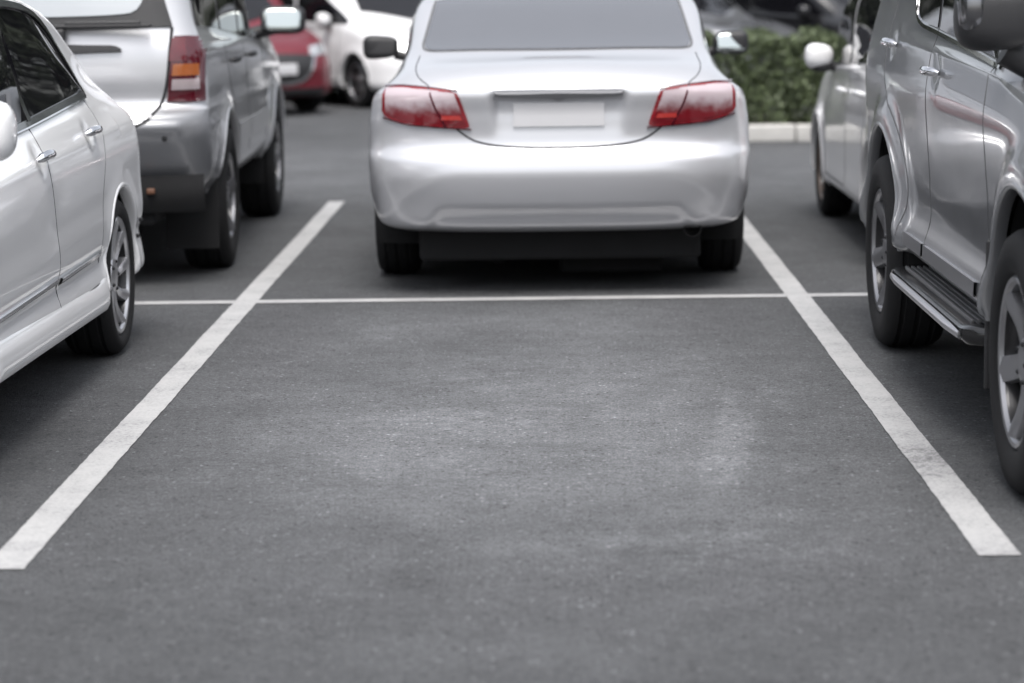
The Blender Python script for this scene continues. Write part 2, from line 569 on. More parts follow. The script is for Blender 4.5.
def wheel(root, x, y, r, width, rim_r, style, sgn, rim_mat=None, turn=0.0, spin=0.3):
    """a wheel whose outer face looks to sgn*x; wheel mesh (hub and disc) > tyre, rim"""
    rim_mat = rim_mat or M_alloy
    mb = MB()
    mb.lathe_x([(-.03, 0.02), (-.03, rim_r*.66), (-.05, rim_r*.66), (-.05, .02)], n=40)
    mb.lathe_x([(-.10, .07), (.0, .07), (.0, .0)], n=24)
    w = mb.build('wheel', M_brake, root)
    w.location = (x, y, r); w.rotation_euler = (0, 0, turn + (0 if sgn > 0 else PI))
    hw = width/2
    t = MB()
    prof = [(-hw*.72, rim_r), (-hw*.95, rim_r+.02), (-hw, (rim_r+r)/2), (-hw*.93, r-.022), (-hw*.75, r-.006)]
    for g in (-.5, 0, .5):
        prof += [(hw*(g-.06)-.004, r), (hw*(g-.06), r-.008), (hw*(g+.06), r-.008), (hw*(g+.06)+.004, r)]
    prof += [(hw*.75, r-.006), (hw*.93, r-.022), (hw*1.0, (rim_r+r)/2+.01), (hw*1.0, (rim_r+r)/2-.008), (hw*.96, rim_r+.018), (hw*.8, rim_r+.002), (hw*.7, rim_r-.004)]
    t.lathe_x(prof, n=72)
    t.build('tyre', M_rubber, w, sharp=50)
    rm = MB()
    rm.lathe_x([(hw*.84, rim_r+.006), (hw*.9, rim_r), (hw*.88, rim_r-.012), (hw*.78, rim_r-.018)], n=64)
    rm.lathe_x([(hw*.78, rim_r-.018), (hw*.7, rim_r-.02), (-hw*.6, rim_r-.03), (-hw*.7, rim_r)], n=64, mi=1)
    rm.lathe_x([(-.04, rim_r*.97), (-.055, .02)], n=40, mi=1)
    n, tw, wi, wo = style['n'], style.get('twist', 0), style.get('wi', .04), style.get('wo', .05)
    dx = hw*style.get('face', .62)
    for k in range(n):
        a0 = 2*PI*k/n+spin
        P = []
        m = 7
        for q in range(m+1):
            u = q/m
            rad = .045+(rim_r-.055)*u
            a = a0+tw*u
            ww = (wi*(1-u)+wo*u)
            xx = dx*(.80+.25*u-.12*math.sin(PI*u))
            ring = []
            for (s_, e) in ((-1, -.028), (-.9, 0), (0, .007), (.9, 0), (1, -.028)):
                ca, sa = math.cos(a), math.sin(a)
                ring.append((xx+e, rad*ca-s_*ww/2*sa, rad*sa+s_*ww/2*ca))
            P.append(ring)
        rm.grid(np.array(P), 0)
    rm.lathe_x([(dx*.7, .075), (dx*.86, .068), (dx*.92, .05), (dx*.93, .0)], n=28)
    for k in range(5):
        a = 2*PI*k/5
        rm.superell((dx*.86, .057*math.cos(a), .057*math.sin(a)), (.012, .009, .009), 2.2, mi=1, nu=8, nv=6)
    rm.build('rim', [rim_mat, M_alloyd], w, sharp=35)
    return w

def liners(car, axles, R, cz, xo, depth=0.22):
    for ay in axles:
        for sg in (1, -1):
            mb = MB()
            P = np.zeros((3, 25, 3))
            for j in range(25):
                a = PI*(-.12+1.24*j/24)
                for i, (x, rr) in enumerate(((xo-.004, R+.004), (xo-.05, R+.02), (xo-depth, R+.02))):
                    P[i, j] = (sg*x, ay+rr*math.cos(a), cz+rr*math.sin(a))
            mb.grid(P)
            c = (sg*(xo-depth), ay, cz)
            mb.add([c]+[tuple(p) for p in P[2]], [(0, j+1, j+2) for j in range(24)])
            mb.build('wheel_arch_liner', M_under, car.root)

def underbody(car, y0, y1, hw, z0=0.22, z1=0.5):
    mb = MB()
    mb.box((0, (y0+y1)/2, (z0+z1)/2), (hw*2, y1-y0, z1-z0), bev=.03)
    mb.tube([(-.3, y0+.3, z0-.02), (-.25, (y0+y1)/2, z0-.02), (-.2, y1-.8, z0-.02)], .035)
    mb.box((.25, y0+.35, z0-.03), (.5, .25, .12), bev=.03)
    mb.box((0, y0+.95, z0+.02), (hw*2+.05, .09, .09), bev=.02)
    mb.build('underbody', M_under, car.root)

def handle(car, parent, y, z, sgn, mt, L=.17, dz=0.0, chrome_len=None):
    p = car.pt('side', y, z, 0, sgn)
    a = car.pt('side', y-L/2, z, .0, sgn); b = car.pt('side', y+L/2, z, .0, sgn)
    n = car.hit('side', y, z, 0, sgn)[1]
    mb = MB()
    d = (b-a).normalized()
    pts = []; rr = []
    for i in range(13):
        u = i/12
        out = .008+.034*math.sin(PI*min(1, max(0, u)))**.5
        pts.append(a+(b-a)*u+n*out); rr.append(.0165 if 0 < i < 12 else .008)
    mb.tube(pts, rr, n=12)
    o = mb.build('door_handle', mt, parent)
    # lock dimple
    k = MB()
    q = car.pt('side', y+L*.45*dz if dz else y, z-.002, .006, sgn)
    return o

def door_seam(car, door, polys, sgn, w=.006, m=None, off=.0012):
    mb = MB()
    for pl in polys:
        car.strip(mb, 'side', pl, w, off, sgn)
    mb.build('door_seal', m or M_gap, door, fixn=False)

# ------------------------------------------------------------------ ground, markings
def asphalt_material():
    m = bpy.data.materials.new('asphalt'); m.use_nodes = True
    t = m.node_tree; N = t.nodes; Lk = t.links
    b = N['Principled BSDF']
    tc = N.new('ShaderNodeTexCoord')
    def noise(sc_, det=5, rough=.6, vec=None, dist=0):
        n = N.new('ShaderNodeTexNoise'); n.inputs['Scale'].default_value = sc_; n.inputs['Detail'].default_value = det
        n.inputs['Roughness'].default_value = rough; n.inputs['Distortion'].default_value = dist
        Lk.new(vec or tc.outputs['Object'], n.inputs['Vector']); return n.outputs[0]
    def mapr(v, a, b_, c, d):
        n = N.new('ShaderNodeMapRange'); n.inputs[1].default_value = a; n.inputs[2].default_value = b_
        n.inputs[3].default_value = c; n.inputs[4].default_value = d; Lk.new(v, n.inputs[0]); return n.outputs[0]
    def mul(a, b_):
        n = N.new('ShaderNodeMath'); n.operation = 'MULTIPLY'; Lk.new(a, n.inputs[0])
        if isinstance(b_, float): n.inputs[1].default_value = b_
        else: Lk.new(b_, n.inputs[1])
        return n.outputs[0]
    def add(a, b_):
        n = N.new('ShaderNodeMath'); n.operation = 'ADD'; Lk.new(a, n.inputs[0]); Lk.new(b_, n.inputs[1]); return n.outputs[0]
    mp = N.new('ShaderNodeMapping'); mp.inputs['Scale'].default_value = (1, .35, 1); Lk.new(tc.outputs['Object'], mp.inputs['Vector'])
    mp2 = N.new('ShaderNodeMapping'); mp2.inputs['Scale'].default_value = (.3, 1, 1); mp2.inputs['Rotation'].default_value = (0, 0, .25); Lk.new(tc.outputs['Object'], mp2.inputs['Vector'])
    big = mapr(noise(.9, 4, .6), .3, .7, .86, 1.12)
    med = mul(mapr(noise(5, 5, .65), .3, .7, .88, 1.12), mapr(noise(17, 4, .75), .3, .7, .84, 1.16))
    trk = mapr(noise(2.2, 4, .6, mp.outputs[0]), .35, .65, .94, 1.06)
    wave = mapr(noise(3.5, 5, .7, mp2.outputs[0]), .35, .65, .94, 1.07)
    grain = mul(mapr(noise(48, 4, .8), .34, .66, .70, 1.30), mapr(noise(95, 3, .8), .32, .68, .62, 1.38))
    fine = mapr(noise(170, 2, .8), .30, .70, .45, 1.55)
    f = mul(mul(mul(big, med), mul(trk, wave)), mul(grain, fine))
    # pale and dark stones
    v = N.new('ShaderNodeTexVoronoi'); v.inputs['Scale'].default_value = 60; Lk.new(tc.outputs['Object'], v.inputs['Vector'])
    sep = N.new('ShaderNodeSeparateColor'); Lk.new(v.outputs['Color'], sep.inputs[0])
    pale = mapr(sep.outputs[0], .93, .96, 0, 1.1)
    spot = mapr(v.outputs['Distance'], .25, .45, 1, 0)
    dark = mapr(sep.outputs[1], .90, .93, 0, .7)
    f = mul(f, add_one(N, Lk, mul(pale, spot), 1)); f = mul(f, add_one(N, Lk, mul(dark, spot), -1))
    # pale scuffed wear, streaky
    sc1 = mapr(noise(1.1, 6, .72, mp.outputs[0], .6), .58, .72, 0, .30)
    sc2 = mapr(noise(16, 4, .7), .45, .7, 0, 1)
    f = mul(f, add_one(N, Lk, mul(sc1, sc2), 1))
    # oil drips and scuffs; the broad pale bay centre also paints in shade
    def spot_(cx, cy, rx, ry, rot, amt, nsc, lo=.42, hi=.62):
        m1 = N.new('ShaderNodeMapping'); m1.vector_type = 'TEXTURE'
        m1.inputs['Location'].default_value = (cx, cy, 0); m1.inputs['Rotation'].default_value = (0, 0, rot); m1.inputs['Scale'].default_value = (rx, ry, 1)
        Lk.new(tc.outputs['Object'], m1.inputs['Vector'])
        ln = N.new('ShaderNodeVectorMath'); ln.operation = 'LENGTH'; Lk.new(m1.outputs[0], ln.inputs[0])
        base = mapr(ln.outputs['Value'], .35, 1.0, 1, 0)
        br = mapr(noise(nsc, 5, .75), lo, hi, 0, 1)
        return add_one(N, Lk, mul(base, br), amt)
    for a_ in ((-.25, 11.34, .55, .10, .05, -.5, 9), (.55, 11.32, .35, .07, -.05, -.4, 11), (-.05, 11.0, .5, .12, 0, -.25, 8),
               (-.1, 8.4, 1.4, 3.6, 0, .72, 2.0, .05, .60), (.1, 7.6, 1.3, 1.9, .1, .28, 6, .2, .75), (0, 19, 14, 3.4, 0, .5, 1.2, .05, .6), (.57, 7.55, .10, .95, -.12, .7, 20, .3, .7), (.02, 8.0, .7, .12, .05, .2, 16), (-.35, 7.75, .5, .2, .1, .25, 14), (.42, 7.35, .35, .14, 0, .25, 15), (.4, 6.2, .7, .3, 0, .3, 8),  # starts with the bay centre: wear, plus shade beside the cars put into colour
               (.80, 8.45, .05, .35, .10, .35, 18), (.62, 8.3, .05, .6, -.12, .3, 20), (-.30, 8.1, 1.1, .22, .1, .22, 14),
               (-.55, 7.2, .8, .3, -.1, .20, 14), (.35, 9.3, .7, .2, .2, .2, 14), (-.2, 9.0, .5, .05, .5, .3, 16), (-.9, 5.6, .5, .25, .3, -.2, 7), (.1, 6.6, .45, .2, .3, -.18, 6)):
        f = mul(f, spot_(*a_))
    cm = N.new('ShaderNodeMix'); cm.data_type = 'RGBA'; cm.blend_type = 'MULTIPLY'; cm.inputs[0].default_value = 1
    cm.inputs[6].default_value = (.068, .070, .0742, 1)
    comb = N.new('ShaderNodeCombineColor')
    for i in range(3): Lk.new(f, comb.inputs[i])
    Lk.new(comb.outputs[0], cm.inputs[7]); Lk.new(cm.outputs[2], b.inputs['Base Color'])
    b.inputs['Roughness'].default_value = .82
    b.inputs['Specular IOR Level'].default_value = .35
    bp = N.new('ShaderNodeBump'); bp.inputs['Strength'].default_value = .55; bp.inputs['Distance'].default_value = .004
    Lk.new(mul(grain, fine), bp.inputs['Height']); Lk.new(bp.outputs[0], b.inputs['Normal'])
    return m
def add_one(N, Lk, v, s):
    n = N.new('ShaderNodeMath'); n.operation = 'MULTIPLY_ADD'; Lk.new(v, n.inputs[0]); n.inputs[1].default_value = float(s); n.inputs[2].default_value = 1.0
    return n.outputs[0]
M_asph = asphalt_material()

def paint_material():
    m = bpy.data.materials.new('road_paint'); m.use_nodes = True
    t = m.node_tree; N = t.nodes; Lk = t.links; b = N['Principled BSDF']
    tc = N.new('ShaderNodeTexCoord')
    n1 = N.new('ShaderNodeTexNoise'); n1.inputs['Scale'].default_value = 90; n1.inputs['Detail'].default_value = 4; n1.inputs['Roughness'].default_value = .7
    n2 = N.new('ShaderNodeTexNoise'); n2.inputs['Scale'].default_value = 4.5; n2.inputs['Detail'].default_value = 6; n2.inputs['Roughness'].default_value = .7
    for n in (n1, n2): Lk.new(tc.outputs['Object'], n.inputs['Vector'])
    add0 = N.new('ShaderNodeMath'); add0.operation = 'MULTIPLY_ADD'; Lk.new(n2.outputs[0], add0.inputs[0]); add0.inputs[1].default_value = .8; Lk.new(n1.outputs[0], add0.inputs[2])
    m1 = N.new('ShaderNodeMapping'); m1.vector_type = 'TEXTURE'; m1.inputs['Location'].default_value = (1.15, 7.25, 0); m1.inputs['Scale'].default_value = (.3, .45, 1)
    Lk.new(tc.outputs['Object'], m1.inputs['Vector'])
    ln = N.new('ShaderNodeVectorMath'); ln.operation = 'LENGTH'; Lk.new(m1.outputs[0], ln.inputs[0])
    mr = N.new('ShaderNodeMapRange'); mr.inputs[1].default_value = .2; mr.inputs[2].default_value = 1.0; mr.inputs[3].default_value = -.17; mr.inputs[4].default_value = 0
    Lk.new(ln.outputs['Value'], mr.inputs[0])
    add = N.new('ShaderNodeMath'); add.operation = 'ADD'; Lk.new(add0.outputs[0], add.inputs[0]); Lk.new(mr.outputs[0], add.inputs[1])
    cr = N.new('ShaderNodeValToRGB')
    cr.color_ramp.elements[0].position = .60; cr.color_ramp.elements[0].color = (.12, .12, .125, 1)
    cr.color_ramp.elements[1].position = .80; cr.color_ramp.elements[1].color = (.33, .33, .335, 1)
    e = cr.color_ramp.elements.new(1.0); e.color = (.41, .41, .41, 1)
    Lk.new(add.outputs[0], cr.inputs[0]); Lk.new(cr.outputs[0], b.inputs['Base Color'])
    b.inputs['Roughness'].default_value = .6
    bp = N.new('ShaderNodeBump'); bp.inputs['Strength'].default_value = .35; bp.inputs['Distance'].default_value = .003
    Lk.new(n1.outputs[0], bp.inputs['Height']); Lk.new(bp.outputs[0], b.inputs['Normal'])
    return m
M_line = paint_material()
M_conc = mat('kerb_concrete', (0.50, 0.49, 0.47), .85, noise=.18, nscale=9, bump=.3, bscale=90)
M_soil = mat('soil', (.06, .05, .04), .95, noise=.4, nscale=12, bump=.5, bscale=30)

g = MB()
g.add([(-150, -60, 0), (150, -60, 0), (150, 260, 0), (-150, 260, 0)], [(0, 1, 2, 3)])
tag(g.build('asphalt_ground', M_asph), kind='structure')

def marking(name, a, b, w):
    a = Vector((*a, .004)); b = Vector((*b, .004)); d = (b-a); L = d.length; d.normalize(); n = Vector((-d.y, d.x, 0))
    k = max(2, int(L/.02)); v = []; f = []
    r1 = rng.normal(0, 1, k+1); r2 = rng.normal(0, 1, k+1)
    kern = np.array([.25, .5, .25]); r1 = np.convolve(r1, kern, 'same'); r2 = np.convolve(r2, kern, 'same')
    sl = np.interp(np.arange(k+1), np.arange(0, k+30, 25), rng.normal(0, .0012, len(np.arange(0, k+30, 25))))
    for i in range(k+1):
        p = a+d*L*i/k
        v += [p+n*(w/2+r1[i]*.0014+sl[i]), p-n*(w/2+r2[i]*.0014-sl[i])]
    f = [(2*i, 2*i+1, 2*i+3, 2*i+2) for i in range(k)]
    o = mesh_obj(name, v, f, M_line, None, False)
    tag(o, kind='structure')
XL, XR, BW = -1.410, 1.150, 2.56
marking('bay_line', (XL, 6.03), (XL, 16.1), .108)
marking('bay_line', (XR, 6.07), (XR, 16.1), .108)
for k in (-2, -1, 1, 2):
    x = (XL if k < 0 else XR)+k*BW
    marking('bay_line', (x, 6.05), (x, 16.1), .108)
YC = 11.12
xs = [XL-2*BW, XL-BW, XL, XR, XR+BW, XR+2*BW]
for i in range(5):
    marking('cross_line', (xs[i]+.054, YC), (xs[i+1]-.054, YC), .105)

# ------------------------------------------------------------------ centre: light silver sedan seen from behind
def sedan_levels(w=.90, L=4.8):
    zs = lambda r, m, f: [(0, r), (1.2, (r+m)/2), (2.2, m), (3.6, m), (L, f)]
    return [
        dict(w=.80, y0=.12, y1=L-.12, z=[(0, .30), (.7, .30), (1.4, .20), (3.4, .20), (L, .22)], Lr=.40, nr=3.0, Lf=.7, sub=3),
        dict(w=.855, y0=.05, y1=L-.04, z=[(0, .325), (.7, .345), (1.4, .24), (3.4, .24), (L, .26)], Lr=.42, nr=3.4, Lf=.7, sub=5),
        dict(w=.885, y0=.015, y1=L, z=[(0, .43), (1.4, .40), (L, .42)], Lr=.42, nr=3.4, Lf=.7, sub=8),
        dict(w=.902, y0=-.015, y1=L, z=[(0, .60), (1.4, .55), (L, .56)], Lr=.42, nr=3.4, Lf=.8, sub=4),
        dict(w=.905, y0=.0, y1=L-.01, z=[(0, .655), (1.4, .62), (L, .62)], Lr=.42, nr=3.4, Lf=.8, sub=4),
        dict(w=.905, y0=.035, y1=L-.02, z=[(0, .69), (1.4, .68), (L, .66)], Lr=.42, nr=3.4, Lf=.8, sub=8),
        dict(w=.895, y0=.045, y1=L-.06, z=[(0, .85), (1.4, .80), (L, .70)], Lr=.42, nr=3.4, Lf=.85, sub=6),
        dict(w=.868, y0=.035, y1=L-.12, z=[(0, .962), (1.4, .885), (3.4, .86), (L, .74)], Lr=.42, nr=3.4, Lf=.9, sub=4),
        dict(w=[(0, .80), (1.2, .835), (3.5, .83), (L, .80)], y0=.065, y1=L-.2, z=[(0, 1.0), (1.4, .945), (3.4, .91), (L, .77)], Lr=.40, nr=3.4, Lf=.9, sub=12),
        dict(w=[(.5, .705), (1.2, .785), (2.2, .815), (3.7, .74)], y0=.60, y1=3.65, z=[(.5, 1.135), (1.2, 1.05), (2.0, .995), (3.7, .97)], Lr=.22, nr=4.2, Lf=.5, nf=3, sub=14),
        dict(w=[(1.3, .635), (2.1, .665), (2.9, .62)], y0=1.35, y1=2.85, z=[(1.3, 1.385), (2.1, 1.415), (2.9, 1.375)], Lr=.2, nr=4, Lf=.3, nf=3, sub=5),
        dict(w=.46, y0=1.6, y1=2.7, z=[(1.5, 1.435), (2.1, 1.452), (2.7, 1.425)], Lr=.2, nr=3, Lf=.3, sub=4),
        dict(w=.02, y0=1.9, y1=2.4, z=1.462, Lr=.1, Lf=.1, sub=4),
    ]

def camry_disp(G):
    X, Y, Z = G[..., 0], G[..., 1], G[..., 2]
    rear = Y < .45
    def win(v, a, b, s): return 1/(1+np.exp(-(v-a)/s))*1/(1+np.exp((v-b)/s))
    # licence plate recess
    k = win(X, -1, .305-.25*(.95-Z)*.25, .010)*win(Z, .750, .944, .006)*rear
    G[..., 1] += .034*k*np.clip((Z-.745)/.2, 0, 1)
    # lower diffuser recess
    k = win(X, -1, .60+(Z-.34)*-.6, .012)*win(Z, .30, .405, .009)*rear
    G[..., 1] += .032*k
    # subtle swage sweeping down to the bumper corners
    c = .585-.20*np.clip((X-.45)/.35, 0, 1)**2
    G[..., 1] -= .003*np.exp(-((Z-c)/.03)**2)*rear
    return G
CAM_TRUNK = [(-.40, .785), (-.36, .73), (-.30, .705), (0, .697), (.30, .705), (.36, .73), (.40, .785), (.52, .865), (.575, .95), (.60, .985), (.66, 1.12), (.60, 1.138), (0, 1.15), (-.60, 1.138), (-.66, 1.12), (-.60, .985), (-.575, .95), (-.52, .865)]
regs = [('trunk_lid', 'rear', CAM_TRUNK, 0, None),
        ('rear_bumper', 'rear', [(-1, .0), (1, .0), (1, .76), (.74, .80), (.40, .76), (.36, .73), (.30, .705), (-.30, .705), (-.36, .73), (-.40, .76), (-.74, .80), (-1, .76)], 0, None)]
c1 = Car('parked_sedan', 'pale silver sedan seen squarely from behind, filling the bay ahead', 'car', (.055, 11.13, 0), 0,
         sedan_levels(), [1.06, 3.83], .365, M_pearl, flare=.012, disp=camry_disp, regions=regs, group='parked cars', nr=110, ns=150)
# the bumper region reaches too far forward: only the panel gaps matter
tl = c1.find('trunk_lid')
mb = MB()
c1.strip(mb, 'rear', smooth_pl([(-.60, .975), (-.565, .875), (-.44, .755), (-.36, .718), (-.2, .700), (0, .697), (.2, .700), (.36, .718), (.44, .755), (.565, .875), (.60, .975)], 2), .009, .0015)
for s_ in (-1, 1):
    c1.strip(mb, 'top', smooth_pl([(s_*.60, .10), (s_*.655, .18), (s_*.675, .35), (s_*.665, .62)], 2), .004, .0015)
mb.build('panel_seam', M_gap, tl, fixn=False)
mb = MB()      # trim bar over the plate
c1.patch(mb, 'rear', [(-.295, .957), (-.15, .957), (0, .960), (.15, .957), (.295, .957)], [(-.30, .944), (-.15, .937), (-.04, .934), (0, .924), (.04, .934), (.15, .937), (.30, .944)], .022, 40, 5)
mb.build('trim_bar', mat('trim_grey', (.26, .26, .27), .35, .6, noise=.05), tl)
mb = MB(); c1.patch(mb, 'rear', [(-.21, .905), (.21, .905)], [(-.21, .795), (.21, .795)], .012, 30, 10)
mb.build('licence_plate', M_plate, tl)
mb = MB()
c1.patch(mb, 'top', [(-.605, 1.30), (-.3, 1.37), (0, 1.385), (.3, 1.37), (.605, 1.30)], smooth_pl([(-.648, .78), (-.64, .70), (-.58, .65), (-.3, .635), (0, .628), (.3, .635), (.58, .65), (.64, .70), (.648, .78)], 2), .004, 60, 16)
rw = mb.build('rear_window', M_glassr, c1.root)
mb = MB()
c1.strip(mb, 'top', smooth_pl([(-.656, .78), (-.65, .695), (-.585, .638), (-.3, .622), (0, .614), (.3, .622), (.585, .638), (.65, .695), (.656, .78)], 2), .010, .003)
for s_ in (-1, 1): c1.strip(mb, 'top', [(s_*.656, .78), (s_*.613, 1.30)], .010, .003)
mb.build('window_gasket', M_gapg, rw, fixn=False)
for s_ in (-1, 1):
    top = smooth_pl([(s_*.455, .930), (s_*.472, .958), (s_*.60, .972), (s_*.72, .978), (s_*.80, .972), (s_*.815, .945)], 1)
    bot = smooth_pl([(s_*.415, .812), (s_*.412, .790), (s_*.52, .797), (s_*.70, .812), (s_*.80, .838), (s_*.818, .870)], 1)
    mb = MB(); c1.patch(mb, 'rear', top, bot, .010, 34, 12)
    lt = mb.build('tail_light', M_lred, c1.root)
    mb = MB(); c1.patch(mb, 'rear', [(s_*.482, .951), (s_*.60, .963), (s_*.72, .970), (s_*.80, .967)], [(s_*.428, .806), (s_*.53, .812), (s_*.70, .826), (s_*.80, .855)], .0125, 34, 8)
    mb.build('clear_lens', M_lgrad, lt)
    mb = MB(); c1.patch(mb, 'rear', [(s_*.455, .850), (s_*.54, .850)], [(s_*.445, .828), (s_*.54, .830)], .0150, 10, 4)
    mb.build('reflector', mat('reflector_red', (.38, .035, .03), .1, 0, 1, noise=.1), lt)
    mb = MB(); c1.strip(mb, 'rear', [(s_*.60, .974), (s_*.57, .89), (s_*.52, .797)], .009, .0145)
    c1.strip(mb, 'rear', [(s_*.465, .962), (s_*.60, .975), (s_*.72, .983), (s_*.812, .979)], .005, .009)
    c1.strip(mb, 'rear', [(s_*.405, .786), (s_*.52, .793), (s_*.70, .808), (s_*.815, .838)], .006, .009)
    mb.build('lens_divider', M_lredd, lt, fixn=False)
    mb = MB(); c1.strip(mb, 'side', smooth_pl([(.36, .835), (.46, .74), (.60, .69), (.72, .655)], 2), .006, .0015, s_); mb.build('bumper_seam', M_gapg, c1.root, fixn=False)
    # mirrors
    mb = MB(); mb.superell((s_*1.03, 3.22, 1.075), (.105, .06, .068), 3.6, taper=-.12*s_)
    mb.tube([(s_*.82, 3.25, 1.0), (s_*.95, 3.24, 1.03)], .028)
    mm = mb.build('side_mirror', M_black, c1.root)
    mb = MB(); mb.superell((s_*1.03, 3.170, 1.075), (.090, .014, .055), 3.6, rot=Matrix.Rotation(-.16, 3, 'X') @ Matrix.Rotation(s_*.1, 3, 'Z'))
    mb.build('mirror_glass', M_mirror if s_ > 0 else M_black, mm)  # left glass is plain black, painting in a dark reflection
    # side doors' seams and windows
    mb = MB(); c1.patch(mb, 'side', [(1.25, 1.10), (1.5, 1.25), (1.9, 1.36), (2.7, 1.36), (3.2, 1.16), (3.42, 1.03)], [(1.25, 1.085), (2.0, 1.02), (3.42, 1.0)], .004, 40, 10, s_)
    sw = mb.build('side_window', M_glass, c1.root)
mb = MB(); c1.patch(mb, 'top', [(-.66, 3.40), (0, 3.58), (.66, 3.40)], [(-.57, 2.92), (0, 2.95), (.57, 2.92)], .006, 40, 14); mb.build('windscreen', M_glass, c1.root)
liners(c1, [1.06, 3.83], .365, .33, .885)
underbody(c1, .30, 4.5, .67, .145, .50)
for y in (1.06, 3.83):
    for s_ in (-1, 1): wheel(c1.root, s_*.805, y, .325, .215, .21, dict(n=7, wi=.05, wo=.07), s_)
mb = MB()
mb.lathe_x([(0, .036), (.0, .040), (.16, .040)], n=24)
ex = mb.build('exhaust_pipe', M_under, c1.root); ex.rotation_euler = (0, 0, PI/2); ex.location = (.62, .13, .305)

# ------------------------------------------------------------------ near left: white sedan facing the camera
def civic_levels(L=4.5):
    return [
        dict(w=.83, y0=.10, y1=L-.1, z=[(0, .27), (.8, .26), (1.4, .245), (3.4, .295), (L, .24)], Lr=.4, nr=2.6, Lf=.7, sub=3),
        dict(w=.872, y0=.04, y1=L-.02, z=[(0, .30), (.8, .29), (1.4, .265), (3.4, .315), (L, .26)], Lr=.45, nr=2.5, Lf=.7, sub=5),
        dict(w=.872, y0=.01, y1=L, z=[(0, .40), (1.2, .36), (L, .36)], Lr=.48, nr=2.4, Lf=.8, sub=4),
        dict(w=.858, y0=.0, y1=L, z=[(0, .47), (1.2, .435), (L, .43)], Lr=.48, nr=2.4, Lf=.8, sub=3),
        dict(w=.872, y0=.0, y1=L, z=[(0, .51), (1.2, .475), (L, .46)], Lr=.48, nr=2.4, Lf=.8, sub=8),
        dict(w=.878, y0=.02, y1=L-.02, z=[(0, .68), (1.2, .66), (3.4, .62), (L, .58)], Lr=.48, nr=2.4, Lf=.85, sub=8),
        dict(w=.868, y0=.05, y1=L-.08, z=[(0, .86), (1.2, .85), (3.4, .80), (L, .66)], Lr=.46, nr=2.5, Lf=.9, sub=5),
        dict(w=.848, y0=.07, y1=L-.16, z=[(0, .925), (1.2, .915), (3.4, .86), (L, .70)], Lr=.44, nr=2.5, Lf=.95, sub=4),
        dict(w=[(0, .76), (.9, .80), (1.4, .82), (3.3, .80), (L, .76)], y0=.12, y1=L-.25, z=[(0, 1.0), (1.2, .985), (3.2, .925), (L, .74)], Lr=.42, nr=2.7, Lf=.9, sub=10),
        dict(w=[(.45, .70), (1.1, .765), (1.6, .785), (2.2, .79), (3.7, .70)], y0=.42, y1=3.75, z=[(.4, 1.10), (1.2, 1.050), (2.0, 1.01), (3.2, .965), (3.7, .95)], Lr=.25, nr=3.5, Lf=.6, nf=2.6, sub=7),
        dict(w=[(.6, .675), (1.1, .692), (1.6, .705), (2.2, .712), (3.3, .66)], y0=.64, y1=3.30, z=[(.6, 1.21), (1.2, 1.225), (2.0, 1.235), (3.3, 1.17)], Lr=.26, nr=3.3, Lf=.5, nf=2.6, sub=8),
        dict(w=[(1.1, .60), (2.1, .635), (2.8, .60)], y0=1.12, y1=2.75, z=[(1.1, 1.37), (1.5, 1.425), (2.1, 1.452), (2.8, 1.39)], Lr=.22, nr=4.5, Lf=.35, nf=2.8, sub=5),
        dict(w=.44, y0=1.4, y1=2.6, z=[(1.4, 1.445), (2.1, 1.475), (2.6, 1.435)], Lr=.2, nr=3, Lf=.3, sub=4),
        dict(w=.02, y0=1.9, y1=2.3, z=1.482, Lr=.1, Lf=.1, sub=4),
    ]
def civic_disp(G):
    X, Y, Z = G[..., 0], G[..., 1], G[..., 2]
    sd = (X > .6) & (Y > 1.25) & (Y < 3.3)
    for (hy, hz) in ((2.33, .885), (1.42, .915)):
        G[..., 0] -= .009*np.exp(-(((Y-hy)/.055)**2+((Z-hz)/.04)**2)**1.5)*sd
    c = .90-.02*(Y-1.2)
    G[..., 0] += .004*np.exp(-((Z-c)/.02)**2)*((X > .6) & (Y > .8) & (Y < 3.6))
    return G
RD = [(1.34, .345), (2.17, .305), (2.20, .55), (2.25, .80), (2.235, .98), (2.22, 1.06), (1.16, 1.10), (1.14, .98), (1.20, .84), (1.31, .70), (1.37, .55), (1.37, .42)]
FD = [(2.17, .305), (3.30, .30), (3.38, .60), (3.36, .95), (3.2, 1.02), (2.22, 1.06), (2.235, .98), (2.25, .80), (2.20, .55)]
regs = []
for sg in (-1, 1):
    regs += [('rear_door', 'side', RD, sg, None), ('front_door', 'side', FD, sg, None)]
CX, CY = -2.585, 10.56
c2 = Car('parked_sedan', 'glossy white sedan cut by the left edge, tinted windows, many-spoked alloy wheel', 'car', (CX, CY, 0), PI,
         civic_levels(), [.93, 3.63], .352, M_white, flare=.006, flare_w=.05, disp=civic_disp, regions=regs, group='parked cars', nr=50, ns=300, arch_cz=.325)
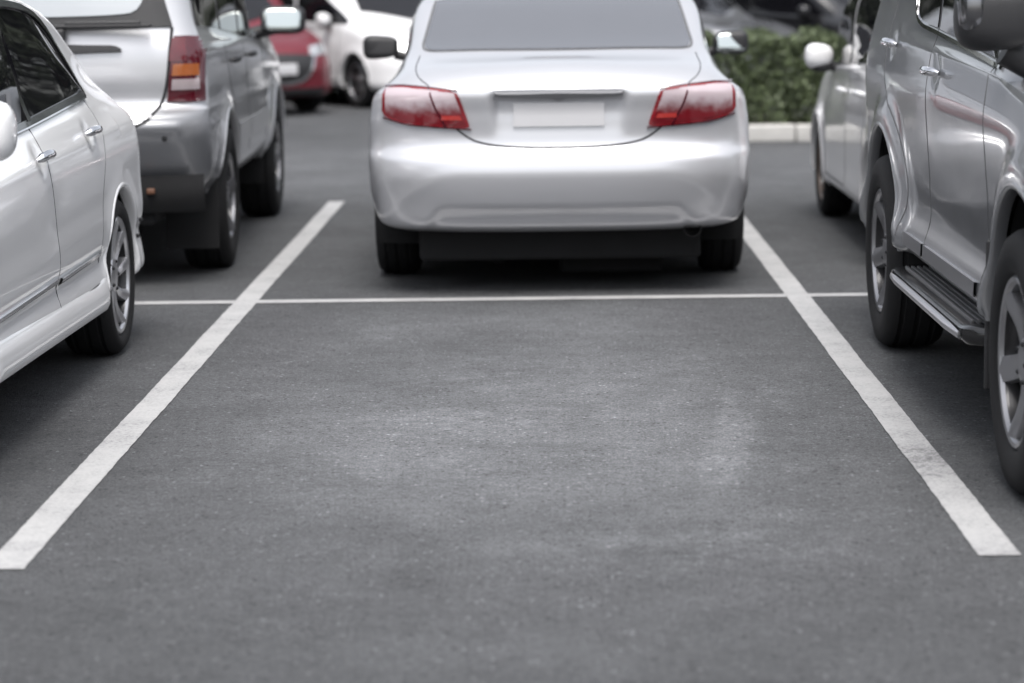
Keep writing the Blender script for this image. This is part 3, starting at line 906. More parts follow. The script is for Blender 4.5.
for sg in (-1, 1):
    rd, fd = c2.find('rear_door', sg), c2.find('front_door', sg)
    door_seam(c2, rd, [smooth_pl([(2.17, .335), (2.20, .55), (2.25, .80), (2.235, .98), (2.215, 1.065)], 2), smooth_pl([(1.37, .42), (1.37, .55), (1.31, .70), (1.20, .84), (1.13, .96), (1.14, 1.04)], 2), [(1.36, .35), (2.16, .335)]], sg, .005, M_gapg)
    door_seam(c2, fd, [[(2.17, .335), (3.30, .32)], smooth_pl([(3.30, .32), (3.38, .60), (3.36, .95)], 2)], sg, .005, M_gapg)
    handle(c2, rd, 1.42, .918, sg, M_chrome, .17)
    handle(c2, fd, 2.33, .888, sg, M_chrome, .17)
    # moulding line, chrome with a dark gap beneath
    for d, a, b in ((rd, 1.40, 2.14), (fd, 2.20, 3.25)):
        mb = MB(); c2.strip(mb, 'side', [(a, .462), (b, .452)], .016, .010, sg)
        o = mb.build('side_moulding', M_chrome, d, fixn=False)
        mb = MB(); c2.strip(mb, 'side', [(a, .447), (b, .437)], .010, .003, sg)
        mb.build('moulding_shadow_gap', M_gap, d, fixn=False)
    # windows
    mb = MB(); c2.patch(mb, 'side', smooth_pl([(1.13, 1.06), (1.17, 1.13), (1.28, 1.27), (1.50, 1.36), (1.80, 1.395), (2.20, 1.405)], 2), [(1.13, 1.057), (1.5, 1.045), (2.20, 1.015)], .006, 40, 14, sg, ruled=.012)
    wr = mb.build('side_window', M_glass, rd)
    mb = MB(); c2.patch(mb, 'side', smooth_pl([(2.25, 1.405), (2.6, 1.365), (3.0, 1.20), (3.38, .99)], 2), [(2.25, 1.013), (2.8, .99), (3.38, .965)], .006, 40, 14, sg, ruled=.012)
    wf = mb.build('side_window', M_glass, fd)
    mb = MB()
    c2.strip(mb, 'side', smooth_pl([(1.10, 1.05), (1.14, 1.15), (1.26, 1.285), (1.49, 1.373), (1.80, 1.407), (2.22, 1.417), (2.6, 1.377), (3.0, 1.21), (3.4, .99)], 2), .022, .015, sg)
    c2.strip(mb, 'side', [(1.10, 1.050), (1.5, 1.036), (2.2, 1.006), (2.8, .98), (3.4, .955)], .022, .015, sg)
    c2.strip(mb, 'side', [(2.225, 1.01), (2.235, 1.405)], .05, .018, sg)
    mb.build('window_frame', M_blackg, wr, fixn=False)
    mb = MB(); c2.strip(mb, 'side', [(1.10, 1.036), (1.5, 1.022), (2.2, .992), (2.8, .966), (3.4, .941)], .006, .012, sg)
    mb.build('window_trim', M_chrome, wr, fixn=False)
    # side skirt
    mb = MB()
    P = np.zeros((7, 60, 3))
    for j in range(60):
        y = 1.27+ (3.28-1.27)*j/59
        endk = min(1, (y-1.27)/.06+.3, (3.28-y)/.06+.3)
        for i, (dx, z) in enumerate(((-.03, .195), (.018, .20), (.030, .225), (.030, .262), (.020, .295), (.006, .318), (-.01, .325))):
            P[i, j] = (sg*(.862+dx*endk), y, z+.035+.03*(y-1.3)/2+.02*(y < 1.5)*(1.5-y)/.23*(1 if i > 3 else 0))
    mb.grid(P); mb.build('side_skirt', M_white, c2.root)
    # mirror
    mb = MB(); mb.superell((sg*.925, 3.47, 1.06), (.10, .085, .088), 2.7, taper=-.15*sg)
    mb.tube([(sg*.74, 3.48, .965), (sg*.88, 3.47, 1.0)], .028)
    mb.build('side_mirror', M_white, c2.root)
    # bumper vent dots
    for z in (.50, .43):
        mb = MB()
        p, n, _ = c2.hit('side', .50, z, 0, sg)
        mb.superell(p+n*.004, (.012, .012, .009), 2, nu=12, nv=8)
        mb.build('screw_cap', M_gap, c2.root)
mb = MB(); c2.patch(mb, 'top', [(-.50, 1.25), (0, 1.32), (.50, 1.25)], [(-.60, .56), (0, .50), (.60, .56)], .004, 40, 14); mb.build('rear_window', M_glass, c2.root)
mb = MB(); c2.patch(mb, 'top', [(-.68, 3.45), (0, 3.66), (.68, 3.45)], [(-.54, 2.82), (0, 2.84), (.54, 2.82)], .004, 40, 14); mb.build('windscreen', M_glass, c2.root)
for s_ in (-1, 1):
    mb = MB(); c2.patch(mb, 'rear', [(s_*.50, .95), (s_*.78, .95)], [(s_*.50, .80), (s_*.80, .80)], .006, 20, 8); mb.build('tail_light', M_lred, c2.root)
    mb = MB(); c2.patch(mb, 'front', [(s_*.40, .68), (s_*.74, .70)], [(s_*.42, .58), (s_*.76, .60)], .006, 20, 8); mb.build('headlight', M_head, c2.root)
mb = MB(); c2.patch(mb, 'front', [(-.36, .62), (.36, .62)], [(-.36, .54), (.36, .54)], .006, 20, 6); mb.build('grille', M_blackg, c2.root)
mb = MB(); c2.patch(mb, 'front', [(-.45, .38), (.45, .38)], [(-.45, .27), (.45, .27)], .006, 20, 6); mb.build('air_intake', M_black, c2.root)
liners(c2, [.93, 3.63], .352, .325, .84)
underbody(c2, .3, 4.2, .64, .15, .45)
for y in (.93, 3.63):
    for s_ in (-1, 1): wheel(c2.root, s_*.765, y, .318, .215, .232, dict(n=10, wi=.026, wo=.056, twist=.26, face=.80), s_, rim_mat=M_alloyw, spin=.5)

# ------------------------------------------------------------------ far left: silver off-roader seen from behind
def jeep_levels(L=4.6):
    return [
        dict(w=.80, y0=.24, y1=L-.1, z=[(0, .47), (.7, .42), (1.4, .40), (3.4, .40), (L, .40)], Lr=.2, nr=4, Lf=.5, sub=3),
        dict(w=.865, y0=.17, y1=L-.02, z=[(0, .525), (1.4, .47), (L, .45)], Lr=.28, nr=3.4, Lf=.5, sub=4),
        dict(w=.895, y0=.06, y1=L, z=[(0, .65), (1.4, .60), (L, .58)], Lr=.32, nr=3.2, Lf=.5, sub=5),
        dict(w=.90, y0=-.01, y1=L, z=[(0, .79), (1.4, .74), (L, .72)], Lr=.32, nr=3.2, Lf=.5, sub=3),
        dict(w=.895, y0=.005, y1=L, z=[(0, .845), (1.4, .82), (L, .80)], Lr=.31, nr=3.2, Lf=.5, sub=2),
        dict(w=.896, y0=.06, y1=L-.01, z=[(0, .868), (1.4, .85), (L, .83)], Lr=.28, nr=3.4, Lf=.5, sub=2),
        dict(w=.892, y0=.10, y1=L-.02, z=[(0, .885), (1.4, .88), (L, .86)], Lr=.26, nr=3.6, Lf=.5, sub=5),
        dict(w=.889, y0=.10, y1=L-.03, z=[(0, 1.02), (1.4, 1.0), (L, .93)], Lr=.26, nr=3.6, Lf=.5, sub=5),
        dict(w=.874, y0=.11, y1=L-.05, z=[(0, 1.16), (1.4, 1.12), (3.2, 1.06), (L, .98)], Lr=.26, nr=3.6, Lf=.5, sub=3),
        dict(w=.848, y0=.13, y1=3.35, z=[(0, 1.23), (1.4, 1.18), (3.4, 1.08)], Lr=.26, nr=3.6, Lf=.4, sub=10),
        dict(w=[(0, .70), (1.5, .715), (2.6, .69)], y0=.30, y1=2.65, z=[(0, 1.62), (1.5, 1.66), (2.7, 1.62)], Lr=.24, nr=3.6, Lf=.3, sub=4),
        dict(w=.55, y0=.42, y1=2.5, z=[(0, 1.69), (1.4, 1.73), (2.6, 1.68)], Lr=.2, nr=3, Lf=.3, sub=4),
        dict(w=.02, y0=.9, y1=2.2, z=1.755, Lr=.1, Lf=.1, sub=3),
    ]
TG = [(-.70, 1.80), (-.74, 1.22), (-.71, 1.0), (-.66, .86), (-.58, .80), (-.40, .78), (.40, .78), (.58, .80), (.66, .86), (.71, 1.0), (.74, 1.22), (.70, 1.80)]
JR = [(1.42, .86), (1.50, .58), (2.10, .52), (2.12, 1.10), (1.22, 1.14), (1.20, 1.0)]
JF = [(2.12, .52), (3.10, .52), (3.15, 1.04), (2.12, 1.10)]
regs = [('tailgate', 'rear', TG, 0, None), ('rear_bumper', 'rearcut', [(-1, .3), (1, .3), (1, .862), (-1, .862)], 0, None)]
for sg in (-1, 1): regs += [('rear_door', 'side', JR, sg, None), ('front_door', 'side', JF, sg, None)]
def jeep_disp(G):
    X, Y, Z = G[..., 0], G[..., 1], G[..., 2]
    # handle recess in the gate; hidden by its trim, and a bumper groove
    k = np.exp(-((Z-.785)/.012)**2)*(Y < .5)*(X > .35)*(X < .78)
    G[..., 1] -= .022*k
    G[..., 0] += .016*np.exp(-((Z-.79)/.02)**2)*(Y > .3)*(Y < .58)*(X > .7)
    return G
JX, JY = -2.535, 11.52
c3 = Car('parked_suv', 'boxy silver off-roader seen from behind, tall red and amber tail light', 'car', (JX, JY, 0), .0187,
         jeep_levels(), [1.03, 3.72], .425, M_jeep, flare=.022, flare_w=.05, disp=jeep_disp, regions=regs, group='parked cars', nr=60, ns=160, axle_z=.38, arch_cz=.40)
tg = c3.find('tailgate')
c3.find('rear_bumper').data.materials[0] = mat('shaded_silver_paint', (0.27, 0.275, 0.29), 0.40, 0.4, 0.7, noise=0.05, nscale=5)  # same silver as the body; the bumper's shade is put into this colour
c3.find('rear_bumper')['label'] = 'silver rear bumper with its shade painted in'
mb = MB(); c3.strip(mb, 'rear', smooth_pl([(.735, 1.26), (.715, 1.0), (.675, .875), (.60, .80), (.50, .783), (0, .778), (-.50, .783), (-.60, .80), (-.675, .875), (-.715, 1.0), (-.735, 1.26)], 2), .014, .004); mb.build('panel_seam', M_gap, tg, fixn=False)
mb = MB(); c3.patch(mb, 'rear', [(-.62, 1.64), (.62, 1.64)], [(-.735, 1.262), (.735, 1.262)], .012, 40, 16)
gs = mb.build('window_surround', M_black, tg)
mb = MB(); c3.patch(mb, 'rear', smooth_pl([(-.50, 1.56), (0, 1.58), (.50, 1.56)], 1), smooth_pl([(-.60, 1.40), (-.58, 1.345), (-.52, 1.318), (0, 1.312), (.52, 1.318), (.58, 1.345), (.60, 1.40)], 2), .018, 40, 12)
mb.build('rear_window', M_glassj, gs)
mb = MB()
mb.box((.10, .10, 1.272), (1.10, .05, .016), bev=.006)
mb.box((.215, .085, 1.232), (.05, .05, .06), bev=.015)
mb.box((.42, .095, 1.285), (.36, .03, .022), bev=.008)
mb.build('wiper', M_black, tg)
mb = MB(); c3.patch(mb, 'rear', smooth_pl([(-.50, 1.160), (-.47, 1.182), (.46, 1.182), (.50, 1.160)], 1), [(-.50, 1.146), (0, 1.138), (.20, 1.136), (.30, 1.143), (.50, 1.148)], .020, 40, 5)
mb.build('tailgate_handle', M_black, tg)
# bright trough below the handle and number plate area is part of the gate; plate itself
for s_ in (-1, 1):
    O = lambda x: s_*x
    mb = MB(); c3.patch(mb, 'rear', [(O(.742), 1.215), (O(.80), 1.215), (O(.874), 1.208)], [(O(.705), .902), (O(.78), .898), (O(.872), .902)], .014, 24, 16)
    lt = mb.build('tail_light', M_lredd, c3.root)
    mb = MB(); c3.patch(mb, 'rear', [(O(.733), 1.205), (O(.79), 1.205)], [(O(.720), 1.10), (O(.80), 1.10)], .016, 12, 8); mb.build('red_lens', mat('dark_red_lens', (.10, .006, .012), .14, 0, 1, noise=.4, nscale=14), lt)
    mb = MB(); c3.patch(mb, 'rear', [(O(.738), 1.085), (O(.848), 1.085)], [(O(.732), 1.03), (O(.850), 1.03)], .017, 18, 8); mb.build('amber_lens', M_lamber, lt)
    mb = MB(); c3.patch(mb, 'rear', [(O(.732), 1.015), (O(.850), 1.015)], [(O(.726), .965), (O(.850), .965)], .017, 18, 8); mb.build('reversing_lens', M_lwhite, lt)
    # side glass
    mb = MB(); c3.patch(mb, 'side', [(.46, 1.58), (1.20, 1.60)], [(.34, 1.265), (1.20, 1.235)], .006, 24, 10, s_); mb.build('side_window', M_glass, c3.root)
    mb = MB(); c3.patch(mb, 'side', [(1.28, 1.60), (2.08, 1.60)], [(1.28, 1.225), (2.08, 1.18)], .006, 24, 10, s_); mb.build('side_window', M_glass, c3.find('rear_door', s_))
    mb = MB(); c3.patch(mb, 'side', [(2.16, 1.60), (2.60, 1.58), (3.0, 1.25)], [(2.16, 1.18), (2.8, 1.14), (3.15, 1.12)], .006, 24, 10, s_); mb.build('side_window', M_glass, c3.find('front_door', s_))
    for dn, hy, a, b in (('rear_door', 1.40, 1.23, 2.12), ('front_door', 2.28, 2.12, 3.12)):
        d = c3.find(dn, s_)
        handle(c3, d, hy, 1.06, s_, M_black, .18)
        pls = [[(b, .54), (b, 1.14)]] + ([smooth_pl([(1.50, .56), (1.44, .80), (1.22, 1.0), (1.22, 1.15)], 2)] if dn == 'rear_door' else [])
        door_seam(c3, d, pls, s_, .008, M_gap)
        mb = MB(); c3.strip(mb, 'side', [(max(a, 1.5), .66), (b-.02, .66)], .11, .012, s_); mb.build('side_cladding', M_jeep, d, fixn=False)
    # mirrors
    mb = MB(); mb.superell((s_*1.005, 3.20, 1.235), (.135, .075, .085), 4.0); mb.tube([(s_*.80, 3.2, 1.15), (s_*.96, 3.2, 1.19)], .04)
    mm = mb.build('side_mirror', M_black, c3.root)
    mb = MB(); mb.superell((s_*1.005, 3.128, 1.237), (.115, .016, .066), 4.5, rot=Matrix.Rotation(-.16, 3, 'X') @ Matrix.Rotation(s_*.1, 3, 'Z')); mb.build('mirror_glass', M_mirror, mm)
    # rub strip and sensor on the bumper corner
    mb = MB()
    p = c3.pt('rear', s_*.70, .735, .003); mb.superell(p, (.013, .008, .013), 2.2, nu=12, nv=8)
    mb.build('parking_sensor', M_gap, c3.root)
    # flap behind the wheel
    mb = MB(); mb.box((s_*.75, .60, .36), (.27, .014, .44), bev=.006); mb.build('mud_flap', M_under, c3.root)
    mb = MB(); c3.patch(mb, 'front', [(s_*.45, .85), (s_*.78, .85)], [(s_*.45, .70), (s_*.78, .70)], .006, 20, 8); mb.build('headlight', M_head, c3.root)
mb = MB()
P = np.zeros((5, 40, 3))
for j in range(40):
    x = -.865+1.73*j/39
    yy = .12+.10*abs(x/.865)**6
    for i, (dy, z) in enumerate(((0, .55), (-.02, .50), (-.01, .43), (.03, .37), (.10, .36))):
        P[i, j] = (x, yy+dy, z)
mb.grid(P); mb.build('bumper_valance', M_under, c3.root)
mb = MB(); mb.box((.62, .10, .478), (.04, .03, .028), bev=.008); mb.build('reflector', mat('dull_amber', (.13, .06, .035), .5, noise=.3), c3.root)
mb = MB(); c3.patch(mb, 'top', [(-.66, 3.12), (0, 3.26), (.66, 3.12)], [(-.58, 2.72), (0, 2.76), (.58, 2.72)], .006, 40, 14); mb.build('windscreen', M_glass, c3.root)
liners(c3, [1.03, 3.72], .425, .40, .86)
underbody(c3, .2, 4.3, .62, .30, .62)
for y in (1.03, 3.72):
    for s_ in (-1, 1): wheel(c3.root, s_*.79, y, .37, .245, .22, dict(n=5, wi=.08, wo=.09, face=.85), s_, spin=.2)

# ------------------------------------------------------------------ near right: grey-silver off-roader facing the camera
def paj_levels(L=4.7):
    return [
        dict(w=.83, y0=.12, y1=L-.1, z=[(0, .42), (.7, .42), (1.4, .435), (3.4, .435), (L, .36)], Lr=.3, nr=3, Lf=.6, sub=2),
        dict(w=.872, y0=.04, y1=L-.02, z=[(0, .46), (1.4, .455), (3.4, .455), (L, .42)], Lr=.36, nr=2.8, Lf=.7, sub=3),
        dict(w=.878, y0=.0, y1=L, z=[(0, .55), (1.4, .51), (L, .52)], Lr=.4, nr=2.7, Lf=.7, sub=4),
        dict(w=.855, y0=.02, y1=L, z=[(0, .66), (1.4, .60), (L, .60)], Lr=.4, nr=2.7, Lf=.7, sub=5),
        dict(w=.858, y0=.05, y1=L-.01, z=[(0, .80), (1.4, .75), (L, .72)], Lr=.4, nr=2.7, Lf=.75, sub=6),
        dict(w=.868, y0=.08, y1=L-.03, z=[(0, .98), (1.4, .93), (3.4, .91), (L, .84)], Lr=.38, nr=2.8, Lf=.8, sub=5),
        dict(w=.870, y0=.10, y1=L-.06, z=[(0, 1.10), (1.4, 1.08), (3.4, 1.03), (L, .90)], Lr=.36, nr=2.8, Lf=.8, sub=4),
        dict(w=.858, y0=.13, y1=L-.12, z=[(0, 1.19), (1.4, 1.16), (3.4, 1.10), (L, .96)], Lr=.36, nr=3, Lf=.8, sub=4),
        dict(w=.825, y0=.16, y1=3.65, z=[(0, 1.33), (1.4, 1.28), (3.7, 1.15)], Lr=.34, nr=3.2, Lf=.5, sub=10),
        dict(w=[(0, .66), (1.5, .69), (2.9, .64)], y0=.42, y1=2.9, z=[(0, 1.66), (1.5, 1.71), (2.9, 1.66)], Lr=.3, nr=3.2, Lf=.35, sub=5),
        dict(w=.48, y0=.6, y1=2.7, z=[(0, 1.74), (1.5, 1.78), (2.8, 1.73)], Lr=.2, nr=3, Lf=.3, sub=4),
        dict(w=.02, y0=1.0, y1=2.2, z=1.80, Lr=.1, Lf=.1, sub=3),
    ]
def paj_disp(G):
    X, Y, Z = G[..., 0], G[..., 1], G[..., 2]
    sd = (X > .6) & (Y > 1.0) & (Y < 3.7)
    for (hy, hz) in ((1.13, 1.20), (2.20, 1.135)):
        G[..., 0] -= .009*np.exp(-(((Y-hy)/.055)**2+((Z-hz)/.042)**2)**1.5)*sd
    for ay in (1.06, 3.86):      # broad muscular arches
        r = np.hypot(Y-ay, Z-.415)
        G[..., 0] += .038/(1+np.exp((r-.555)/.022))*np.clip((X-.6)/.2, 0, 1)*np.clip((1.15-Z)/.2, 0, 1)
    return G
PR = [(1.60, .50), (2.10, .48), (2.06, .80), (2.01, 1.10), (2.00, 1.27), (.92, 1.30), (.93, 1.13), (1.06, 1.00), (1.36, .92), (1.56, .76), (1.60, .62)]
PF = [(2.10, .48), (3.20, .48), (3.24, .80), (3.15, 1.12), (3.1, 1.20), (2.00, 1.27), (2.01, 1.10), (2.06, .80)]
regs = []
for sg in (-1, 1): regs += [('rear_door', 'side', PR, sg, None), ('front_door', 'side', PF, sg, None)]
PX, PY = 2.215, 10.67
c4 = Car('parked_suv', 'grey off-roader cut by the right edge, with side step and chrome door handles', 'car', (PX, PY, 0), PI,
         paj_levels(), [1.06, 3.86], .468, M_paj, flare=.0, flare_w=.045, disp=paj_disp, regions=regs, group='parked cars', nr=50, ns=320, axle_z=.38, arch_cz=.415)
for sg in (-1, 1):
    rd, fd = c4.find('rear_door', sg), c4.find('front_door', sg)
    door_seam(c4, rd, [smooth_pl([(2.08, .48), (2.08, .80), (2.03, 1.10), (1.99, 1.28)], 2), smooth_pl([(1.58, .50), (1.60, .62), (1.56, .76), (1.36, .92), (1.06, 1.00), (.93, 1.13), (.92, 1.38)], 2)], sg, .005, M_gapg)
    door_seam(c4, fd, [smooth_pl([(3.20, .48), (3.24, .80), (3.15, 1.12), (3.1, 1.22)], 2)], sg, .005, M_gapg)
    handle(c4, rd, 1.13, 1.20, sg, M_chrome, .20); handle(c4, fd, 2.20, 1.135, sg, M_chrome, .20)
    for d, a, b in ((rd, 1.66, 2.08), (fd, 2.12, 3.16)):
        mb = MB(); c4.strip(mb, 'side', [(a, .50), (b, .50)], .045, .012, sg); mb.build('sill_trim', M_satin, d, fixn=False)
    mb = MB(); c4.patch(mb, 'side', smooth_pl([(1.45, 1.42), (1.45, 1.60), (1.60, 1.63), (1.98, 1.63)], 1), smooth_pl([(1.46, 1.40), (1.52, 1.32), (1.70, 1.295), (1.98, 1.285)], 1), .005, 30, 10, sg); wr = mb.build('side_window', M_glass, rd)
    mb = MB(); c4.patch(mb, 'side', [(2.04, 1.62), (2.5, 1.60), (3.0, 1.35), (3.2, 1.2)], [(2.04, 1.28), (2.8, 1.235), (3.22, 1.21)], .005, 30, 10, sg); wf = mb.build('side_window', M_glass, fd)
    mb = MB(); c4.strip(mb, 'side', smooth_pl([(1.44, 1.50), (1.44, 1.36), (1.56, 1.290), (2.0, 1.268), (2.8, 1.220), (3.2, 1.192)], 2), .014, .010, sg); mb.build('window_trim', M_chrome, wr, fixn=False)
    # step board
    mb = MB()
    P = np.zeros((8, 50, 3))
    for j in range(50):
        y = 1.52+1.70*j/49
        k = min(1, math.sin(PI*min(.5, (y-1.50)/.22)), math.sin(PI*min(.5, (3.24-y)/.22)))
        for i, (x, z) in enumerate(((.70, .355), (.75, .385), (.90, .385), (.925, .375), (.930, .350), (.905, .325), (.80, .315), (.70, .33))):
            P[i, j] = (sg*(.66+(x-.66)*(.35+.65*k)), y, z)
    mb.grid(P, 0)
    st = mb.build('side_step', M_blackg, c4.root)
    mb = MB()
    for q in range(6):
        x = .765+.022*q
        mb.box((sg*x, 2.37, .3885), (.011, 1.42, .010), bev=.002)
    mb.build('step_tread', M_step, st)
    mb = MB(); mb.tube([(sg*.917, 1.62, .352), (sg*.927, 1.8, .352), (sg*.927, 2.9, .352), (sg*.917, 3.12, .352)], .016); mb.build('step_rail', M_satin, st)
    mb = MB(); mb.box((sg*.79, 3.37, .45), (.20, .02, .46), bev=.008); mb.build('mud_flap', M_black, c4.root)
    # mirror
    mb = MB(); mb.superell((sg*.885, 3.46, 1.352), (.125, .09, .10), 3.0, taper=-.1*sg); mb.tube([(sg*.76, 3.40, 1.20), (sg*.85, 3.40, 1.25)], .045)
    mm = mb.build('side_mirror', M_black, c4.root)
    mb = MB(); mb.superell((sg*.965, 3.49, 1.375), (.042, .065, .075), 2.8); mb.build('mirror_cap', mat('dark_chrome', (.22, .22, .23), .18, 1.0, noise=.05), mm)
    mb = MB(); c4.patch(mb, 'front', [(sg*.45, .92), (sg*.78, .92)], [(sg*.45, .76), (sg*.78, .76)], .006, 20, 8); mb.build('headlight', M_head, c4.root)
    mb = MB(); c4.patch(mb, 'rear', [(sg*.66, 1.2), (sg*.84, 1.2)], [(sg*.66, .95), (sg*.84, .95)], .006, 20, 8); mb.build('tail_light', M_lred, c4.root)
mb = MB(); c4.patch(mb, 'front', [(-.38, .88), (.38, .88)], [(-.38, .66), (.38, .66)], .006, 20, 8); mb.build('grille', M_blackg, c4.root)
mb = MB(); c4.patch(mb, 'rear', [(-.52, 1.60), (.52, 1.60)], [(-.62, 1.34), (.62, 1.34)], .006, 20, 8); mb.build('rear_window', M_glass, c4.root)
mb = MB(); c4.patch(mb, 'top', [(-.66, 3.36), (0, 3.55), (.66, 3.36)], [(-.57, 2.98), (0, 3.02), (.57, 2.98)], .006, 40, 14); mb.build('windscreen', M_glass, c4.root)
liners(c4, [1.06, 3.86], .468, .415, .845)
underbody(c4, .2, 4.4, .62, .21, .60)
for y in (1.06, 3.86):
    for s_ in (-1, 1): wheel(c4.root, s_*.785, y, .383, .245, .243, dict(n=6, wi=.075, wo=.085, face=.80), s_, spin=.25)

# ------------------------------------------------------------------ hatchback levels, shared by the smaller cars
def hatch_levels(L=3.95, w=.86):
    a = w/.86
    return [
        dict(w=.80*a, y0=.10, y1=L-.1, z=[(0, .26), (L, .2)], Lr=.4, nr=2.6, Lf=.6, sub=3),
        dict(w=.845*a, y0=.03, y1=L-.02, z=[(0, .30), (1, .24), (L, .24)], Lr=.42, nr=2.5, Lf=.6, sub=4),
        dict(w=.86*a, y0=.0, y1=L, z=[(0, .42), (L, .38)], Lr=.45, nr=2.4, Lf=.65, sub=5),
        dict(w=.862*a, y0=.0, y1=L, z=[(0, .60), (L, .54)], Lr=.45, nr=2.4, Lf=.7, sub=5),
        dict(w=.855*a, y0=.05, y1=L-.05, z=[(0, .80), (2, .76), (L, .64)], Lr=.42, nr=2.5, Lf=.75, sub=5),
        dict(w=.835*a, y0=.07, y1=L-.12, z=[(0, .93), (2, .87), (L-.6, .82), (L, .70)], Lr=.4, nr=2.5, Lf=.8, sub=4),
        dict(w=[(0, .80*a), (2, .842*a), (L, .77*a)], y0=.10, y1=L-.22, z=[(0, 1.0), (2, .93), (L-.8, .89), (L, .74)], Lr=.38, nr=2.7, Lf=.8, sub=6),
        dict(w=[(0, .76*a), (2, .828*a), (L-.8, .79*a)], y0=.14, y1=L-.85, z=[(0, 1.06), (2, .97), (L-.8, .93)], Lr=.35, nr=3, Lf=.40, nf=3.6, sub=10),
        dict(w=[(0, .62*a), (2, .71*a), (3, .68*a)], y0=.38, y1=L-1.55, z=[(0, 1.38), (1.4, 1.43), (L-1.5, 1.38)], Lr=.3, nr=3, Lf=.3, nf=3.4, sub=4),
        dict(w=.42, y0=.6, y1=L-1.75, z=[(0, 1.43), (1.3, 1.465), (L-1.5, 1.43)], Lr=.2, nr=3, Lf=.3, sub=3),
        dict(w=.02, y0=.9, y1=L-2.0, z=1.475, Lr=.1, Lf=.1, sub=2),
    ]
def hatch(name, label, loc, rz, paint, L=3.95, w=.86, ns=110, rimm=None, dark_glass=True, face=None, front_label=None):
    ax = [.66, L-.82]
    RDp = [(1.10, .36), (1.78, .30), (1.80, .92), (.98, .98), (1.0, .72), (1.08, .55)]
    FDp = [(1.78, .30), (L-1.22, .30), (L-1.2, .88), (1.80, .92)]
    regs = []
    for sg in (-1, 1): regs += [('rear_door', 'side', RDp, sg, None), ('front_door', 'side', FDp, sg, None)]
    c = Car(name, label, 'car', loc, rz, hatch_levels(L, w), ax, .335, paint, flare=.016, flare_w=.06, regions=regs, group='parked cars', nr=26, ns=ns, nf=26, axle_z=.30)
    for sg in (-1, 1):
        rd, fd = c.find('rear_door', sg), c.find('front_door', sg)
        door_seam(c, rd, [[(1.78, .31), (1.80, .94)], smooth_pl([(1.12, .36), (1.08, .55), (1.0, .72), (.98, .98)], 1)], sg, .008, M_gapg)
        door_seam(c, fd, [[(L-1.22, .31), (L-1.2, .90)], [(1.78, .30), (L-1.22, .30)]], sg, .008, M_gapg)
        handle(c, rd, 1.12, .84, sg, paint, .16); handle(c, fd, 1.92, .82, sg, paint, .16)
        mb = MB(); c.patch(mb, 'side', smooth_pl([(.72, 1.12), (.95, 1.28), (1.3, 1.36), (1.74, 1.375)], 1), [(.72, 1.05), (1.2, 1.0), (1.74, .975)], .006, 26, 8, sg); mb.build('side_window', M_glass, rd)
        mb = MB(); c.patch(mb, 'side', smooth_pl([(1.82, 1.375), (L-1.75, 1.33), (L-1.32, 1.12), (L-1.08, .965)], 1), [(1.82, .97), (L-1.5, .945), (L-1.10, .935)], .006, 26, 8, sg); mb.build('side_window', M_glass, fd)
        mb = MB(); mb.superell((sg*(w+.065), L-1.42, .995), (.085, .075, .072), 2.6, taper=-.15*sg)
        mm = mb.build('side_mirror', paint, c.root)
        mb = MB(); mb.superell((sg*(w+.05), L-1.42, .935), (.068, .06, .034), 2.4); mb.tube([(sg*(w-.12), L-1.42, .90), (sg*(w+.03), L-1.42, .95)], .03); mb.build('mirror_base', M_black, mm)
        mb = MB(); c.patch(mb, 'front', [(sg*.46*w/.86, .735), (sg*.74*w/.86, .77)], [(sg*.44*w/.86, .63), (sg*.78*w/.86, .66)], .007, 20, 8); mb.build('headlight', M_head, c.root)
        mb = MB(); c.patch(mb, 'rear', [(sg*.66, 1.02), (sg*.78, 1.0)], [(sg*.64, .78), (sg*.80, .78)], .007, 16, 8); mb.build('tail_light', M_lred, c.root)
    mb = MB(); c.patch(mb, 'rear', [(-.46, 1.36), (0, 1.38), (.46, 1.36)], [(-.60, 1.08), (0, 1.06), (.60, 1.08)], .006, 26, 8); mb.build('rear_window', M_glass, c.root)
    mb = MB(); c.patch(mb, 'top', [(-.60, L-1.14), (0, L-.93), (.60, L-1.14)], [(-.52, L-1.66), (0, L-1.60), (.52, L-1.66)], .006, 30, 10); mb.build('windscreen', M_glass, c.root)
    mb = MB(); c.patch(mb, 'front', [(-.48, .65), (0, .67), (.48, .65)], [(-.34, .37), (0, .34), (.34, .37)], .008, 24, 10); gr = mb.build('grille', M_black, c.root)
    mb = MB(); c.strip(mb, 'front', smooth_pl([(-.50, .66), (-.36, .38), (0, .335), (.36, .38), (.50, .66)], 2), .022, .016); mb.build('grille_trim', M_chrome, gr, fixn=False)
    mb = MB(); c.patch(mb, 'front', [(-.22, .56), (.22, .56)], [(-.22, .45), (.22, .45)], .022, 14, 6); mb.build('licence_plate', M_plate, c.root)
    mb = MB(); c.patch(mb, 'front', [(-.62, .30), (.62, .30)], [(-.56, .22), (.56, .22)], .007, 24, 5); mb.build('air_intake', M_black, c.root)
    liners(c, ax, .335, .33, w-.045)
    underbody(c, .25, L-.3, .60, .19, .45)
    for y in ax:
        for s_ in (-1, 1): wheel(c.root, s_*(w-.105), y, .30, .19, .20, dict(n=5, wi=.05, wo=.08, face=.7), s_, rim_mat=rimm)
    return c
hatch('parked_hatchback', 'white hatchback on the right, partly behind the grey off-roader', (2.515, 11.68, 0), 0, M_white, rimm=M_copper, ns=150)

